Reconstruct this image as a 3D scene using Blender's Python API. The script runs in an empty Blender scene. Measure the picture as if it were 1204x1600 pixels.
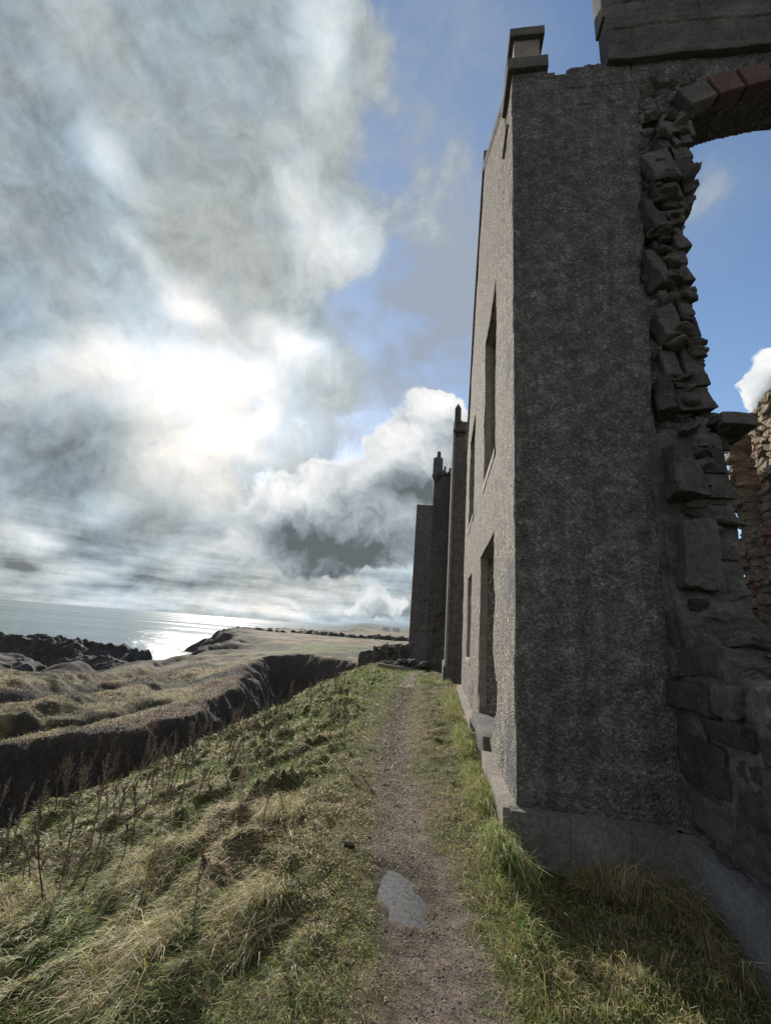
import bpy, math, random
import numpy as np
from mathutils import Vector, Matrix, Euler

S = bpy.context.scene
COL = S.collection
R = math.radians

# ------------------------------------------------------------------ camera
cam = bpy.data.cameras.new("camera")
cam.sensor_fit = 'VERTICAL'; cam.sensor_height = 36.0; cam.lens = 36.0 * 657 / 1600
cam.clip_start = 0.05; cam.clip_end = 60000
camo = bpy.data.objects.new("camera", cam); COL.objects.link(camo)
cr = Vector((0.98992, 0.11902, 0.07681)); cu = Vector((-0.04126, -0.27645, 0.96014)); cf = Vector((-0.13551, 0.95363, 0.26875))
camo.matrix_world = Matrix(((cr.x, cu.x, -cf.x, 0), (cr.y, cu.y, -cf.y, 0), (cr.z, cu.z, -cf.z, 1.65), (0, 0, 0, 1)))
S.camera = camo

# ------------------------------------------------------------------ light
SUN_DIR = Vector((-0.425, 0.806, 0.411)).normalized()
sl = bpy.data.lights.new("sun", 'SUN'); sl.energy = 5.0; sl.angle = R(0.6); sl.color = (1.0, 0.93, 0.84)
so = bpy.data.objects.new("sun", sl); COL.objects.link(so)
so.rotation_euler = SUN_DIR.to_track_quat('Z', 'Y').to_euler(); so.location = (-20, 30, 40)
S.view_settings.view_transform = 'Standard'; S.view_settings.look = 'None'
S.view_settings.exposure = 0.35; S.view_settings.gamma = 1.0
S.render.resolution_x = 770; S.render.resolution_y = 1024

# ------------------------------------------------------------------ world (sky dome with clouds, in directions)
STRAT=[(-55.7,49.3,0.363,0.303,43.0,1.0),(-39.1,45.4,0.35,0.3,43.0,0.9),(-53.1,27.9,0.294,0.344,30.0,0.9),(-28.3,62.1,0.106,0.159,11.0,0.9),(-39.4,23.4,0.386,0.256,19.0,1.0),(-18.2,48.6,0.094,0.094,11.0,0.75),(-22.9,33.9,0.2,0.096,-17.0,0.7),(-28.3,37.2,0.17,0.147,17.0,0.5),(-15.1,60.9,0.072,0.094,24.0,0.25),(-1.7,55.7,0.081,0.053,-2.0,0.42),(-9.9,32.4,0.189,0.139,5.0,0.32),(-8.0,51.3,0.074,0.08,4.0,0.3),(-17.4,63.6,0.051,0.06,11.0,0.3),(-46.0,9.6,0.29,0.242,13.0,0.9),(-24.8,8.6,0.459,0.159,7.0,0.9),(-31.4,2.2,0.75,0.067,4.0,0.8),(36.2,45.6,0.078,0.061,-31.0,0.35),(-7.9,62.9,0.113,0.14,3.0,-0.35),(-19.0,57.7,0.044,0.076,1.0,-0.35),(-19.1,40.5,0.081,0.073,11.0,-0.25),(-6.5,38.8,0.14,0.141,3.0,-0.25),(-19.2,23.1,0.161,0.088,9.0,0.35),(-8.7,10.3,0.136,0.181,5.0,0.3)]
BRIGHT=[(-31.1,23.3,0.085,0.044,23.0,0.34),(-28.2,26.0,0.071,0.034,53.0,0.2),(-33.2,25.2,0.051,0.067,16.0,0.12),(-28.6,21.0,0.108,0.031,-0.0,0.16),(-36.3,26.7,0.152,0.05,33.0,0.1),(-30.1,24.4,0.187,0.138,14.0,0.12),(-36.7,28.1,0.324,0.069,27.0,0.26),(-48.9,25.8,0.219,0.055,32.0,0.24),(-34.4,17.7,0.167,0.121,-35.0,0.3),(-24.8,23.8,0.113,0.057,12.0,0.12),(-34.9,31.0,0.311,0.144,-2.0,0.18),(-49.9,44.9,0.043,0.063,48.0,0.24),(-45.5,38.4,0.029,0.052,47.0,0.12),(-38.8,36.3,0.065,0.049,-2.0,0.3),(-28.3,62.1,0.058,0.094,11.0,0.22),(-26.3,48.4,0.061,0.119,26.0,0.22),(-17.4,47.5,0.077,0.075,11.0,0.25),(-22.1,34.8,0.145,0.041,-22.0,0.2),(-26.2,36.2,0.1,0.067,-25.0,0.1),(-47.1,12.2,0.105,0.072,15.0,-0.12),(-47.8,17.0,0.162,0.072,7.0,-0.1),(-54.9,33.5,0.14,0.192,35.0,-0.06),(-60.2,46.3,0.096,0.143,47.0,-0.06),(-43.7,53.7,0.069,0.114,33.0,-0.05),(-41.3,10.6,0.065,0.038,12.0,0.15),(-47.4,6.5,0.055,0.023,11.0,0.25),(-29.9,6.3,0.208,0.035,7.0,0.1),(-31.2,1.1,0.375,0.024,2.0,0.12),(-14.2,3.9,0.177,0.032,5.0,0.12),(-37.3,3.8,0.068,0.026,7.0,-0.18),(-47.8,3.7,0.035,0.016,9.0,-0.2),(-36.5,10.1,0.071,0.047,11.0,-0.08),(-40.7,-0.8,0.207,0.012,1.0,0.1),(-17.2,1.1,0.23,0.017,2.0,0.1)]
CUM=[(-17.5,17.3,0.142,0.09,18.0,1.0),(-9.2,15.5,0.167,0.137,5.0,1.0),(-20.3,11.7,0.189,0.104,7.0,0.9),(-11.4,10.9,0.212,0.106,5.0,0.9),(-3.4,25.4,0.111,0.126,32.0,1.0),(-0.8,29.6,0.065,0.057,1.0,0.9),(-7.0,22.6,0.091,0.075,4.0,0.9),(0.6,19.5,0.119,0.18,2.0,1.0),(-23.3,14.8,0.086,0.059,9.0,0.5),(-8.9,3.6,0.054,0.035,5.0,0.95),(-6.0,2.9,0.059,0.032,4.0,0.85),(-10.6,2.3,0.052,0.017,5.0,0.7),(-19.1,3.0,0.043,0.023,5.0,0.7),(37.0,27.3,0.044,0.069,-19.0,0.72),(39.4,28.4,0.055,0.093,-22.0,0.8),(35.3,25.7,0.028,0.038,-17.0,0.6)]
CUMDARK=[(37.2,25.9,0.075,0.065,-18.0,1.3),(-3.3,22.8,0.135,0.09,3.0,0.5),(-15.4,14.9,0.18,0.091,17.0,0.8),(-8.9,12.0,0.197,0.137,5.0,1.0),(-20.9,10.0,0.159,0.081,7.0,0.8),(0.7,16.1,0.119,0.12,2.0,0.6),(-8.1,2.9,0.089,0.046,4.0,1.6)]
VEIL=[(-7.2,45.1,0.278,0.505,3.0,1.2),(-19.5,59.1,0.065,0.093,13.0,0.5),(-0.5,41.8,0.081,0.146,-1.0,0.4),(-16.5,57.5,0.067,0.132,10.0,-0.4),(-0.0,61.6,0.125,0.117,-4.0,0.4),(36.0,44.6,0.078,0.099,-30.0,0.55)]

W = bpy.data.worlds.new("World"); S.world = W; W.use_nodes = True
nt = W.node_tree; nt.nodes.clear()
def N(t, **k):
    n = nt.nodes.new(t)
    for a, b in k.items(): setattr(n, a, b)
    return n
def setin(n, i, v):
    if hasattr(v, 'is_output') or isinstance(v, bpy.types.NodeSocket): nt.links.new(v, n.inputs[i])
    else: n.inputs[i].default_value = v
def math_(op, a, b=0.0, c=None, clamp=False):
    n = N('ShaderNodeMath', operation=op); n.use_clamp = clamp
    setin(n, 0, a); setin(n, 1, b)
    if c is not None: setin(n, 2, c)
    return n.outputs[0]
def vmath(op, a, b):
    n = N('ShaderNodeVectorMath', operation=op); setin(n, 0, a); setin(n, 1, b); return n.outputs[0]
def vscale(a, s):
    n = N('ShaderNodeVectorMath', operation='SCALE'); setin(n, 0, a); setin(n, 'Scale', s); return n.outputs[0]
def sstep(v, a, b, lo=0.0, hi=1.0):
    n = N('ShaderNodeMapRange', interpolation_type='SMOOTHSTEP')
    setin(n, 0, v); n.inputs[1].default_value = a; n.inputs[2].default_value = b
    n.inputs[3].default_value = lo; n.inputs[4].default_value = hi
    return n.outputs[0]
def noise(v, sc, det=4, rough=.55, color=False, loc=(0, 0, 0), dist=0.0, scl=(1, 1, 1)):
    m = N('ShaderNodeMapping'); setin(m, 0, v); m.inputs['Location'].default_value = loc; m.inputs['Scale'].default_value = scl
    n = N('ShaderNodeTexNoise'); nt.links.new(m.outputs[0], n.inputs['Vector'])
    n.inputs['Scale'].default_value = sc; n.inputs['Detail'].default_value = det; n.inputs['Roughness'].default_value = rough
    n.inputs['Distortion'].default_value = dist
    return n.outputs['Color'] if color else n.outputs[0]
tc = N('ShaderNodeTexCoord'); D0 = tc.outputs['Generated']
def warp(v, sc, amt, det=3, loc=(0, 0, 0)):
    n = noise(v, sc, det, .6, True, loc)
    return vmath('ADD', v, vscale(vmath('SUBTRACT', n, (.5, .5, .5)), amt))
def blobs(v, lst, k=1.35):
    acc = None
    for az, el, s1, s2, rot, w in lst:
        a, e, r = R(az), R(el), R(rot)
        c = Vector((math.sin(a) * math.cos(e), math.cos(a) * math.cos(e), math.sin(e)))
        h = Vector((c.y, -c.x, 0)).normalized(); u = h.cross(c)
        t1 = h * math.cos(r) + u * math.sin(r); t2 = c.cross(t1)
        M = Matrix((t1, t2, c)).transposed()
        m = N('ShaderNodeMapping', vector_type='TEXTURE'); setin(m, 0, v)
        m.inputs['Location'].default_value = c; m.inputs['Rotation'].default_value = M.to_euler('XYZ')
        m.inputs['Scale'].default_value = (s1 * k, s2 * k, 1.2)
        ln = N('ShaderNodeVectorMath', operation='LENGTH'); nt.links.new(m.outputs[0], ln.inputs[0])
        g = sstep(ln.outputs['Value'], 0.0, 1.0, w, 0.0)
        acc = g if acc is None else math_('ADD', acc, g)
    return acc
def mixc(f, a, b):
    n = N('ShaderNodeMix', data_type='RGBA'); setin(n, 0, f); setin(n, 6, a); setin(n, 7, b); return n.outputs[2]

D1 = warp(D0, 4.0, 0.13, 2); D1 = warp(D1, 14.0, 0.03, 2)
D2 = warp(D0, 6.0, 0.11, 3, (3, 1, 2)); D2 = warp(D2, 22.0, 0.05, 4)
SH = Vector((-.010, .0, .030))                                # towards the hidden sun
D1s = vmath('ADD', D1, tuple(SH)); D2s = vmath('ADD', D2, tuple(SH * 1.2))
n_big = noise(D0, 3.2, 6, .6)
n_mid = noise(D1, 7.0, 7, .62, loc=(5, 2, 1))
n_mids = noise(D1s, 7.0, 7, .62, loc=(5, 2, 1))
n_fine = noise(D1, 26.0, 6, .65, loc=(2, 8, 4))
n_low = noise(D0, 5.0, 6, .6, loc=(1, 7, 2), scl=(1, 1, 7))
# thin / stratus layer
den = blobs(D1, STRAT)
den = math_('ADD', den, math_('MULTIPLY', math_('SUBTRACT', n_mid, .5), .9))
den = math_('ADD', den, math_('MULTIPLY', math_('SUBTRACT', n_big, .5), .5))
lowz = N('ShaderNodeSeparateXYZ'); nt.links.new(D0, lowz.inputs[0])
hazeb = sstep(lowz.outputs[2], .13, .03)                      # unbroken cloud bank above the horizon
den = math_('ADD', den, math_('MULTIPLY', hazeb, 1.2))
den = math_('ADD', den, math_('MULTIPLY', math_('SUBTRACT', n_fine, .5), .70))
strat_f = sstep(den, .14, .74)
bri = blobs(D1, BRIGHT)
bri = math_('ADD', bri, .355)
bri = math_('ADD', bri, math_('MULTIPLY', math_('SUBTRACT', n_mid, .5), .13))
bri = math_('ADD', bri, math_('MULTIPLY', math_('SUBTRACT', n_mid, n_mids), .30))
bri = math_('ADD', bri, math_('MULTIPLY', math_('SUBTRACT', n_fine, .5), .22))
lowf = sstep(lowz.outputs[2], .26, .02)                       # layered bands close to the horizon
bri = math_('ADD', bri, math_('MULTIPLY', math_('MULTIPLY', math_('SUBTRACT', n_low, .47), 1.0), lowf))
bri = math_('MAXIMUM', math_('ADD', math_('MULTIPLY', math_('SUBTRACT', bri, .37), 1.15), .37), .16)
tint = mixc(sstep(bri, .3, .95), (.90, 1.02, 1.06, 1), (1.04, 1.0, .97, 1))
tint = vmath('MULTIPLY', tint, mixc(sstep(n_big, .35, .65), (.88, .97, 1.08, 1), (1.06, 1.01, .96, 1)))
n = N('ShaderNodeVectorMath', operation='SCALE'); setin(n, 0, tint); setin(n, 'Scale', bri); strat_c = n.outputs[0]
# cumulus layer
cd = blobs(D2, CUM)
nc = noise(D2, 15.0, 6, .6, loc=(2, 2, 9))
cd = math_('ADD', cd, math_('MULTIPLY', math_('SUBTRACT', nc, .5), .7))
cds = blobs(D2s, CUM); ncs = noise(D2s, 15.0, 6, .6, loc=(2, 2, 9))
cds = math_('ADD', cds, math_('MULTIPLY', math_('SUBTRACT', ncs, .5), .7))
lit = math_('SUBTRACT', cd, cds)
cum_f = sstep(cd, .36, .62)
core = math_('MULTIPLY', sstep(cd, .5, 1.5), blobs(D1, CUMDARK))
cb = math_('ADD', sstep(core, .0, 1.4, .42, .19), math_('MULTIPLY', lit, .42))
cb = math_('ADD', cb, math_('MULTIPLY', math_('SUBTRACT', nc, .5), .35))
cb = math_('ADD', cb, sstep(cd, .72, .42, 0.0, .16))
cb = math_('MAXIMUM', cb, .12)
cumc = mixc(sstep(cb, .2, .8), (.86, 1.0, 1.08, 1), (1.0, 1.0, 1.0, 1))
n = N('ShaderNodeVectorMath', operation='SCALE'); setin(n, 0, cumc); setin(n, 'Scale', cb); cum_c = n.outputs[0]

sky = N('ShaderNodeTexSky', sky_type='NISHITA'); sky.sun_disc = False
sky.sun_elevation = math.asin(SUN_DIR.z); sky.sun_rotation = math.atan2(SUN_DIR.x, SUN_DIR.y)
sky.air_density = 1.0; sky.dust_density = .3; sky.ozone_density = 2.0; sky.altitude = 20
b1 = N('ShaderNodeBackground'); nt.links.new(sky.outputs[0], b1.inputs[0]); b1.inputs[1].default_value = SKY_STR = 0.145
b2 = N('ShaderNodeBackground'); nt.links.new(strat_c, b2.inputs[0]); b2.inputs[1].default_value = 1.0
b3 = N('ShaderNodeBackground'); nt.links.new(cum_c, b3.inputs[0]); b3.inputs[1].default_value = 1.0
veil = math_('MULTIPLY', blobs(D1, VEIL), math_('ADD', math_('MULTIPLY', sstep(n_mid, .30, .72), .75), .30), clamp=True)
bv = N('ShaderNodeBackground'); bv.inputs[0].default_value = (.27, .315, .385, 1)
mv = N('ShaderNodeMixShader'); nt.links.new(veil, mv.inputs[0]); nt.links.new(b1.outputs[0], mv.inputs[1]); nt.links.new(bv.outputs[0], mv.inputs[2])
m1 = N('ShaderNodeMixShader'); nt.links.new(strat_f, m1.inputs[0]); nt.links.new(mv.outputs[0], m1.inputs[1]); nt.links.new(b2.outputs[0], m1.inputs[2])
m2 = N('ShaderNodeMixShader'); nt.links.new(cum_f, m2.inputs[0]); nt.links.new(m1.outputs[0], m2.inputs[1]); nt.links.new(b3.outputs[0], m2.inputs[2])
# unseen grey cloud added behind the viewer to fill and neutralise shaded faces
bk = N('ShaderNodeBackground'); bkn = mixc(noise(D0, 3.0, 5, .6), (.24, .242, .245, 1), (.50, .492, .485, 1)); nt.links.new(bkn, bk.inputs[0])
m3 = N('ShaderNodeMixShader'); nt.links.new(sstep(lowz.outputs[1], .12, -.25, 0.0, .9), m3.inputs[0]); nt.links.new(m2.outputs[0], m3.inputs[1]); nt.links.new(bk.outputs[0], m3.inputs[2]); m2 = m3
wo = N('ShaderNodeOutputWorld'); nt.links.new(m2.outputs[0], wo.inputs[0])
W.cycles.sampling_method = 'MANUAL'; W.cycles.sample_map_resolution = 1024

# ================================================================== helpers
rng = np.random.default_rng(7)
def _h(ix, iy, s):
    n = (ix.astype(np.int64) * 374761393 + iy.astype(np.int64) * 668265263 + s * 974634777) & 0xFFFFFFFF
    n = ((n ^ (n >> 13)) * 1274126177) & 0xFFFFFFFF
    return ((n ^ (n >> 16)) & 0xFFFFFF) / float(0x1000000)
def pn(x, y, s=0):                                   # gradient noise, about -1..1
    x = np.asarray(x, float); y = np.asarray(y, float)
    ix = np.floor(x).astype(np.int64); iy = np.floor(y).astype(np.int64); fx = x - ix; fy = y - iy
    u = fx * fx * fx * (fx * (fx * 6 - 15) + 10); v = fy * fy * fy * (fy * (fy * 6 - 15) + 10)
    def g(a, b, dx, dy):
        t = _h(ix + a, iy + b, s) * 2 * math.pi
        return np.cos(t) * dx + np.sin(t) * dy
    n00 = g(0, 0, fx, fy); n10 = g(1, 0, fx - 1, fy); n01 = g(0, 1, fx, fy - 1); n11 = g(1, 1, fx - 1, fy - 1)
    return 1.5 * ((n00 * (1 - u) + n10 * u) * (1 - v) + (n01 * (1 - u) + n11 * u) * v)
def fbm(x, y, o=4, s=0, r=.5):
    a = 1.0; t = 0; x = np.asarray(x, float); y = np.asarray(y, float)
    for k in range(o):
        t = t + a * pn(x * 2 ** k, y * 2 ** k, s + k * 17); a *= r
    return t
def ridged(x, y, o=4, s=0):
    a = 1.0; t = 0
    for k in range(o):
        t = t + a * (1 - 2 * np.abs(pn(x * 2 ** k, y * 2 ** k, s + 31 * k))); a *= .5
    return t / 1.6
def cells(x, y, s=0, jit=.8):                        # Worley: F1, F2, cell hash
    x = np.asarray(x, float); y = np.asarray(y, float)
    ix = np.floor(x).astype(np.int64); iy = np.floor(y).astype(np.int64)
    f1 = np.full(x.shape, 9.); f2 = np.full(x.shape, 9.); hid = np.zeros(x.shape)
    for a in (-1, 0, 1):
        for b in (-1, 0, 1):
            cx = ix + a + .5 + jit * (_h(ix + a, iy + b, s) - .5); cy = iy + b + .5 + jit * (_h(ix + a, iy + b, s + 5) - .5)
            d = np.hypot(x - cx, y - cy); h = _h(ix + a, iy + b, s + 9)
            n = d < f1
            f2 = np.where(n, f1, np.minimum(f2, d)); hid = np.where(n, h, hid); f1 = np.where(n, d, f1)
    return f1, f2, hid
def ss(v, a, b):
    t = np.clip((np.asarray(v, float) - a) / (b - a), 0, 1); return t * t * (3 - 2 * t)

def mesh_np(name, verts, faces, mat=None, smooth=True, col=None):
    """verts (n,3); faces: array (m,3|4) or a list of such arrays"""
    me = bpy.data.meshes.new(name)
    fl = faces if isinstance(faces, list) else [faces]
    fl = [np.asarray(f, np.int32) for f in fl if len(f)]
    tot = np.concatenate([np.full(len(f), f.shape[1], np.int32) for f in fl])
    idx = np.concatenate([f.ravel() for f in fl])
    me.vertices.add(len(verts)); me.vertices.foreach_set('co', np.asarray(verts, np.float32).ravel())
    me.loops.add(len(idx)); me.loops.foreach_set('vertex_index', idx)
    me.polygons.add(len(tot)); st = np.zeros(len(tot), np.int32); st[1:] = np.cumsum(tot)[:-1]
    me.polygons.foreach_set('loop_start', st)
    try: me.polygons.foreach_set('loop_total', tot)
    except Exception: pass
    if smooth: me.polygons.foreach_set('use_smooth', np.ones(len(tot), bool))
    if col is not None:
        a = me.color_attributes.new('Col', 'FLOAT_COLOR', 'POINT')
        c = np.ones((len(verts), 4), np.float32); c[:, :3] = col
        a.data.foreach_set('color', c.ravel())
    me.update(calc_edges=True); me.validate(verbose=False)
    if mat: me.materials.append(mat)
    return me
def link(name, me, parent=None, loc=None):
    o = bpy.data.objects.new(name, me); COL.objects.link(o)
    if parent is not None: o.parent = parent
    if loc is not None: o.location = loc
    return o
def thing(name, label, cat, loc=(0, 0, 0), group=None):
    o = bpy.data.objects.new(name, None); COL.objects.link(o); o.location = loc; o.empty_display_size = .3
    tag(o, label, cat, group); return o
def tag(o, label=None, cat=None, group=None, kind=None):
    if label: o['label'] = label
    if cat: o['category'] = cat
    if group: o['group'] = group
    if kind: o['kind'] = kind
    return o
def part(name, me, parent, label=None):              # geometry in world coordinates -> child of an Empty that may sit elsewhere
    o = link(name, me, parent)
    p = parent
    inv = Vector((0, 0, 0))
    while p is not None: inv += Vector(p.location); p = p.parent
    me.transform(Matrix.Translation(-inv))
    if label: o['label'] = label
    return o

# ------------------------------------------------------------------ materials
class NT:
    def __init__(s, name):
        s.m = bpy.data.materials.new(name); s.m.use_nodes = True; s.t = s.m.node_tree
        s.b = s.t.nodes['Principled BSDF']; s.out = s.t.nodes['Material Output']
        s.tc = s.t.nodes.new('ShaderNodeTexCoord').outputs['Object']
        s.b.inputs['Specular IOR Level'].default_value = .25
    def n(s, t, **k):
        x = s.t.nodes.new(t)
        for a, b in k.items(): setattr(x, a, b)
        return x
    def set(s, n, i, v):
        if isinstance(v, bpy.types.NodeSocket): s.t.links.new(v, n.inputs[i])
        else: n.inputs[i].default_value = v
    def map(s, scl=(1, 1, 1), loc=(0, 0, 0), v=None):
        m = s.n('ShaderNodeMapping'); s.set(m, 0, v or s.tc); m.inputs['Scale'].default_value = scl; m.inputs['Location'].default_value = loc
        return m.outputs[0]
    def noise(s, sc, det=5, rough=.55, v=None, dist=0, col=False):
        x = s.n('ShaderNodeTexNoise'); s.set(x, 'Vector', v or s.tc); x.inputs['Scale'].default_value = sc
        x.inputs['Detail'].default_value = det; x.inputs['Roughness'].default_value = rough; x.inputs['Distortion'].default_value = dist
        return x.outputs['Color' if col else 0]
    def vor(s, sc, v=None, feat='F1', out='Distance', rand=1):
        x = s.n('ShaderNodeTexVoronoi', feature=feat); s.set(x, 'Vector', v or s.tc); x.inputs['Scale'].default_value = sc
        x.inputs['Randomness'].default_value = rand
        return x.outputs[out]
    def ramp(s, f, stops, interp='LINEAR'):
        x = s.n('ShaderNodeValToRGB'); s.set(x, 0, f); e = x.color_ramp.elements; x.color_ramp.interpolation = interp
        while len(e) < len(stops): e.new(.5)
        for k, (p, c) in enumerate(stops):
            e[k].position = p; e[k].color = (c, c, c, 1) if isinstance(c, (int, float)) else (*c, 1)
        return x.outputs[0]
    def mix(s, f, a, b, mode='MIX'):
        x = s.n('ShaderNodeMix', data_type='RGBA', blend_type=mode); s.set(x, 0, f)
        for i, c in ((6, a), (7, b)):
            s.set(x, i, c if isinstance(c, bpy.types.NodeSocket) else ((c, c, c, 1) if isinstance(c, (int, float)) else (*c, 1)))
        return x.outputs[2]
    def math(s, op, a, b=0., clamp=False):
        x = s.n('ShaderNodeMath', operation=op); x.use_clamp = clamp; s.set(x, 0, a); s.set(x, 1, b); return x.outputs[0]
    def bump(s, h, dist, strength=1.0, prev=None):
        x = s.n('ShaderNodeBump'); s.set(x, 'Height', h); x.inputs['Distance'].default_value = dist; x.inputs['Strength'].default_value = strength
        if prev is not None: s.set(x, 'Normal', prev)
        return x.outputs[0]
    def done(s, col, rough=.9, nrm=None):
        s.set(s.b, 'Base Color', col if isinstance(col, bpy.types.NodeSocket) else (*col, 1)); s.set(s.b, 'Roughness', rough)
        if nrm is not None: s.set(s.b, 'Normal', nrm)
        return s.m

def mat_harling(name, dark, mid, light, stain=.5, grain=1.0):
    k = NT(name)
    peb = k.vor(46, out='Distance'); pebc = k.vor(46, out='Color'); sep = k.n('ShaderNodeSeparateColor'); k.set(sep, 0, pebc)
    mot = k.noise(5.5, 9, .74, dist=.3)
    c = k.ramp(mot, [(.33, dark), (.5, mid), (.66, light)])
    fine = k.ramp(k.noise(38, 4, .7), [(.3, .62), (.62, 1.3)])
    c = k.mix(1.0, c, fine, 'MULTIPLY')
    pc = k.ramp(sep.outputs[0], [(.0, .55), (.5, .95), (.86, 1.25), (.95, 2.0)])
    c = k.mix(grain * .8, c, k.mix(1.0, c, pc, 'MULTIPLY'))
    st = k.ramp(k.noise(1.6, 6, .6, v=k.map((3.2, 3.2, .22))), [(.38, 0), (.62, 1)])      # rain stains run down the wall
    c = k.mix(k.math('MULTIPLY', st, stain), c, k.mix(1.0, c, (.45, .46, .48), 'MULTIPLY'))
    lich = k.ramp(k.noise(9, 6, .7, v=k.map(loc=(3, 9, 4))), [(.66, 0), (.72, 1)])
    c = k.mix(k.math('MULTIPLY', lich, .35), c, (light[0] * 1.5, light[1] * 1.5, light[2] * 1.4))
    b = k.bump(peb, .016 * grain, 1.0)
    b = k.bump(k.noise(22, 5, .7), .02, .8, b)
    b = k.bump(k.noise(3, 5, .6), .05, .5, b)
    return k.done(c, .92, b)
def mat_stone(name, a, b_, c_, scale=1.0, patch=None, bumpd=.03):
    k = NT(name)
    c = k.ramp(k.noise(1.7 * scale, 9, .68, dist=.6), [(.3, a), (.52, b_), (.72, c_)])
    c = k.mix(1.0, c, k.ramp(k.noise(26 * scale, 6, .72), [(.28, .55), (.65, 1.35)]), 'MULTIPLY')
    if patch:
        c = k.mix(k.ramp(k.noise(1.3 * scale, 5, .6, v=k.map(loc=(7, 1, 3))), [(.56, 0), (.62, .85)]), c, patch)
    lich = k.ramp(k.noise(7 * scale, 7, .7, v=k.map(loc=(1, 5, 2))), [(.62, 0), (.7, .5)])
    c = k.mix(lich, c, (.34, .34, .30))
    n = k.bump(k.noise(9 * scale, 9, .68, dist=.3), bumpd * 1.6, .9)
    n = k.bump(k.noise(60 * scale, 4, .7), .006, .8, n)
    return k.done(c, .9, n)

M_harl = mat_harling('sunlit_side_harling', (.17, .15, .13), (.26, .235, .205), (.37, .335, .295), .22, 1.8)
M_harl_shade = mat_harling('shade_toned_harling', (.078, .077, .076), (.130, .128, .125), (.235, .231, .225), .50, .8)  # same harling as the side wall, darkened to carry the end wall's shade
M_stone = mat_stone('weathered_granite', (.055, .053, .050), (.105, .101, .095), (.18, .173, .163))
M_ash = mat_stone('ashlar_stone', (.075, .072, .068), (.115, .11, .104), (.18, .17, .16), 1.2, bumpd=.012)
M_trim = mat_stone('pale_dressed_stone', (.17, .15, .132), (.25, .225, .195), (.34, .31, .27), 1.6, bumpd=.008)
M_red = mat_stone('red_sandstone', (.085, .055, .054), (.13, .082, .08), (.18, .12, .117), 1.4, bumpd=.01)
M_rub = mat_stone('rubble_masonry', (.16, .12, .09), (.30, .25, .19), (.42, .37, .29), 1.1, patch=(.30, .13, .09))
M_rock = mat_stone('dark_rock', (.020, .019, .018), (.045, .042, .039), (.09, .085, .078), .5, bumpd=.08)
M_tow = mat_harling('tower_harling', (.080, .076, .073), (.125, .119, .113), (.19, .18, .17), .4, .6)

def mat_vcol(name, rough=.95, noise_sc=(14, 90), amt=(.5, 1.6), bumpd=.02, trans=0.0):
    k = NT(name)
    a = k.n('ShaderNodeAttribute'); a.attribute_name = 'Col'
    c = a.outputs[0]
    if noise_sc:
        c = k.mix(1.0, c, k.ramp(k.noise(noise_sc[0], 6, .7), [(.3, amt[0]), (.7, amt[1])]), 'MULTIPLY')
        c = k.mix(1.0, c, k.ramp(k.noise(noise_sc[1], 4, .7), [(.3, amt[0]), (.7, amt[1])]), 'MULTIPLY')
    nrm = None
    if bumpd:
        nrm = k.bump(k.noise(noise_sc[0], 7, .7), bumpd * 3, .8); nrm = k.bump(k.noise(noise_sc[1], 5, .7), bumpd, .9, nrm)
    m = k.done(c, rough, nrm)
    if trans:
        t = k.n('ShaderNodeBsdfTranslucent'); k.set(t, 0, c); x = k.n('ShaderNodeMixShader'); x.inputs[0].default_value = trans
        k.t.links.new(k.b.outputs[0], x.inputs[1]); k.t.links.new(t.outputs[0], x.inputs[2]); k.t.links.new(x.outputs[0], k.out.inputs[0])
    return m
M_grass = mat_vcol('grass_blades', .6, None, bumpd=0, trans=.35)

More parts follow.
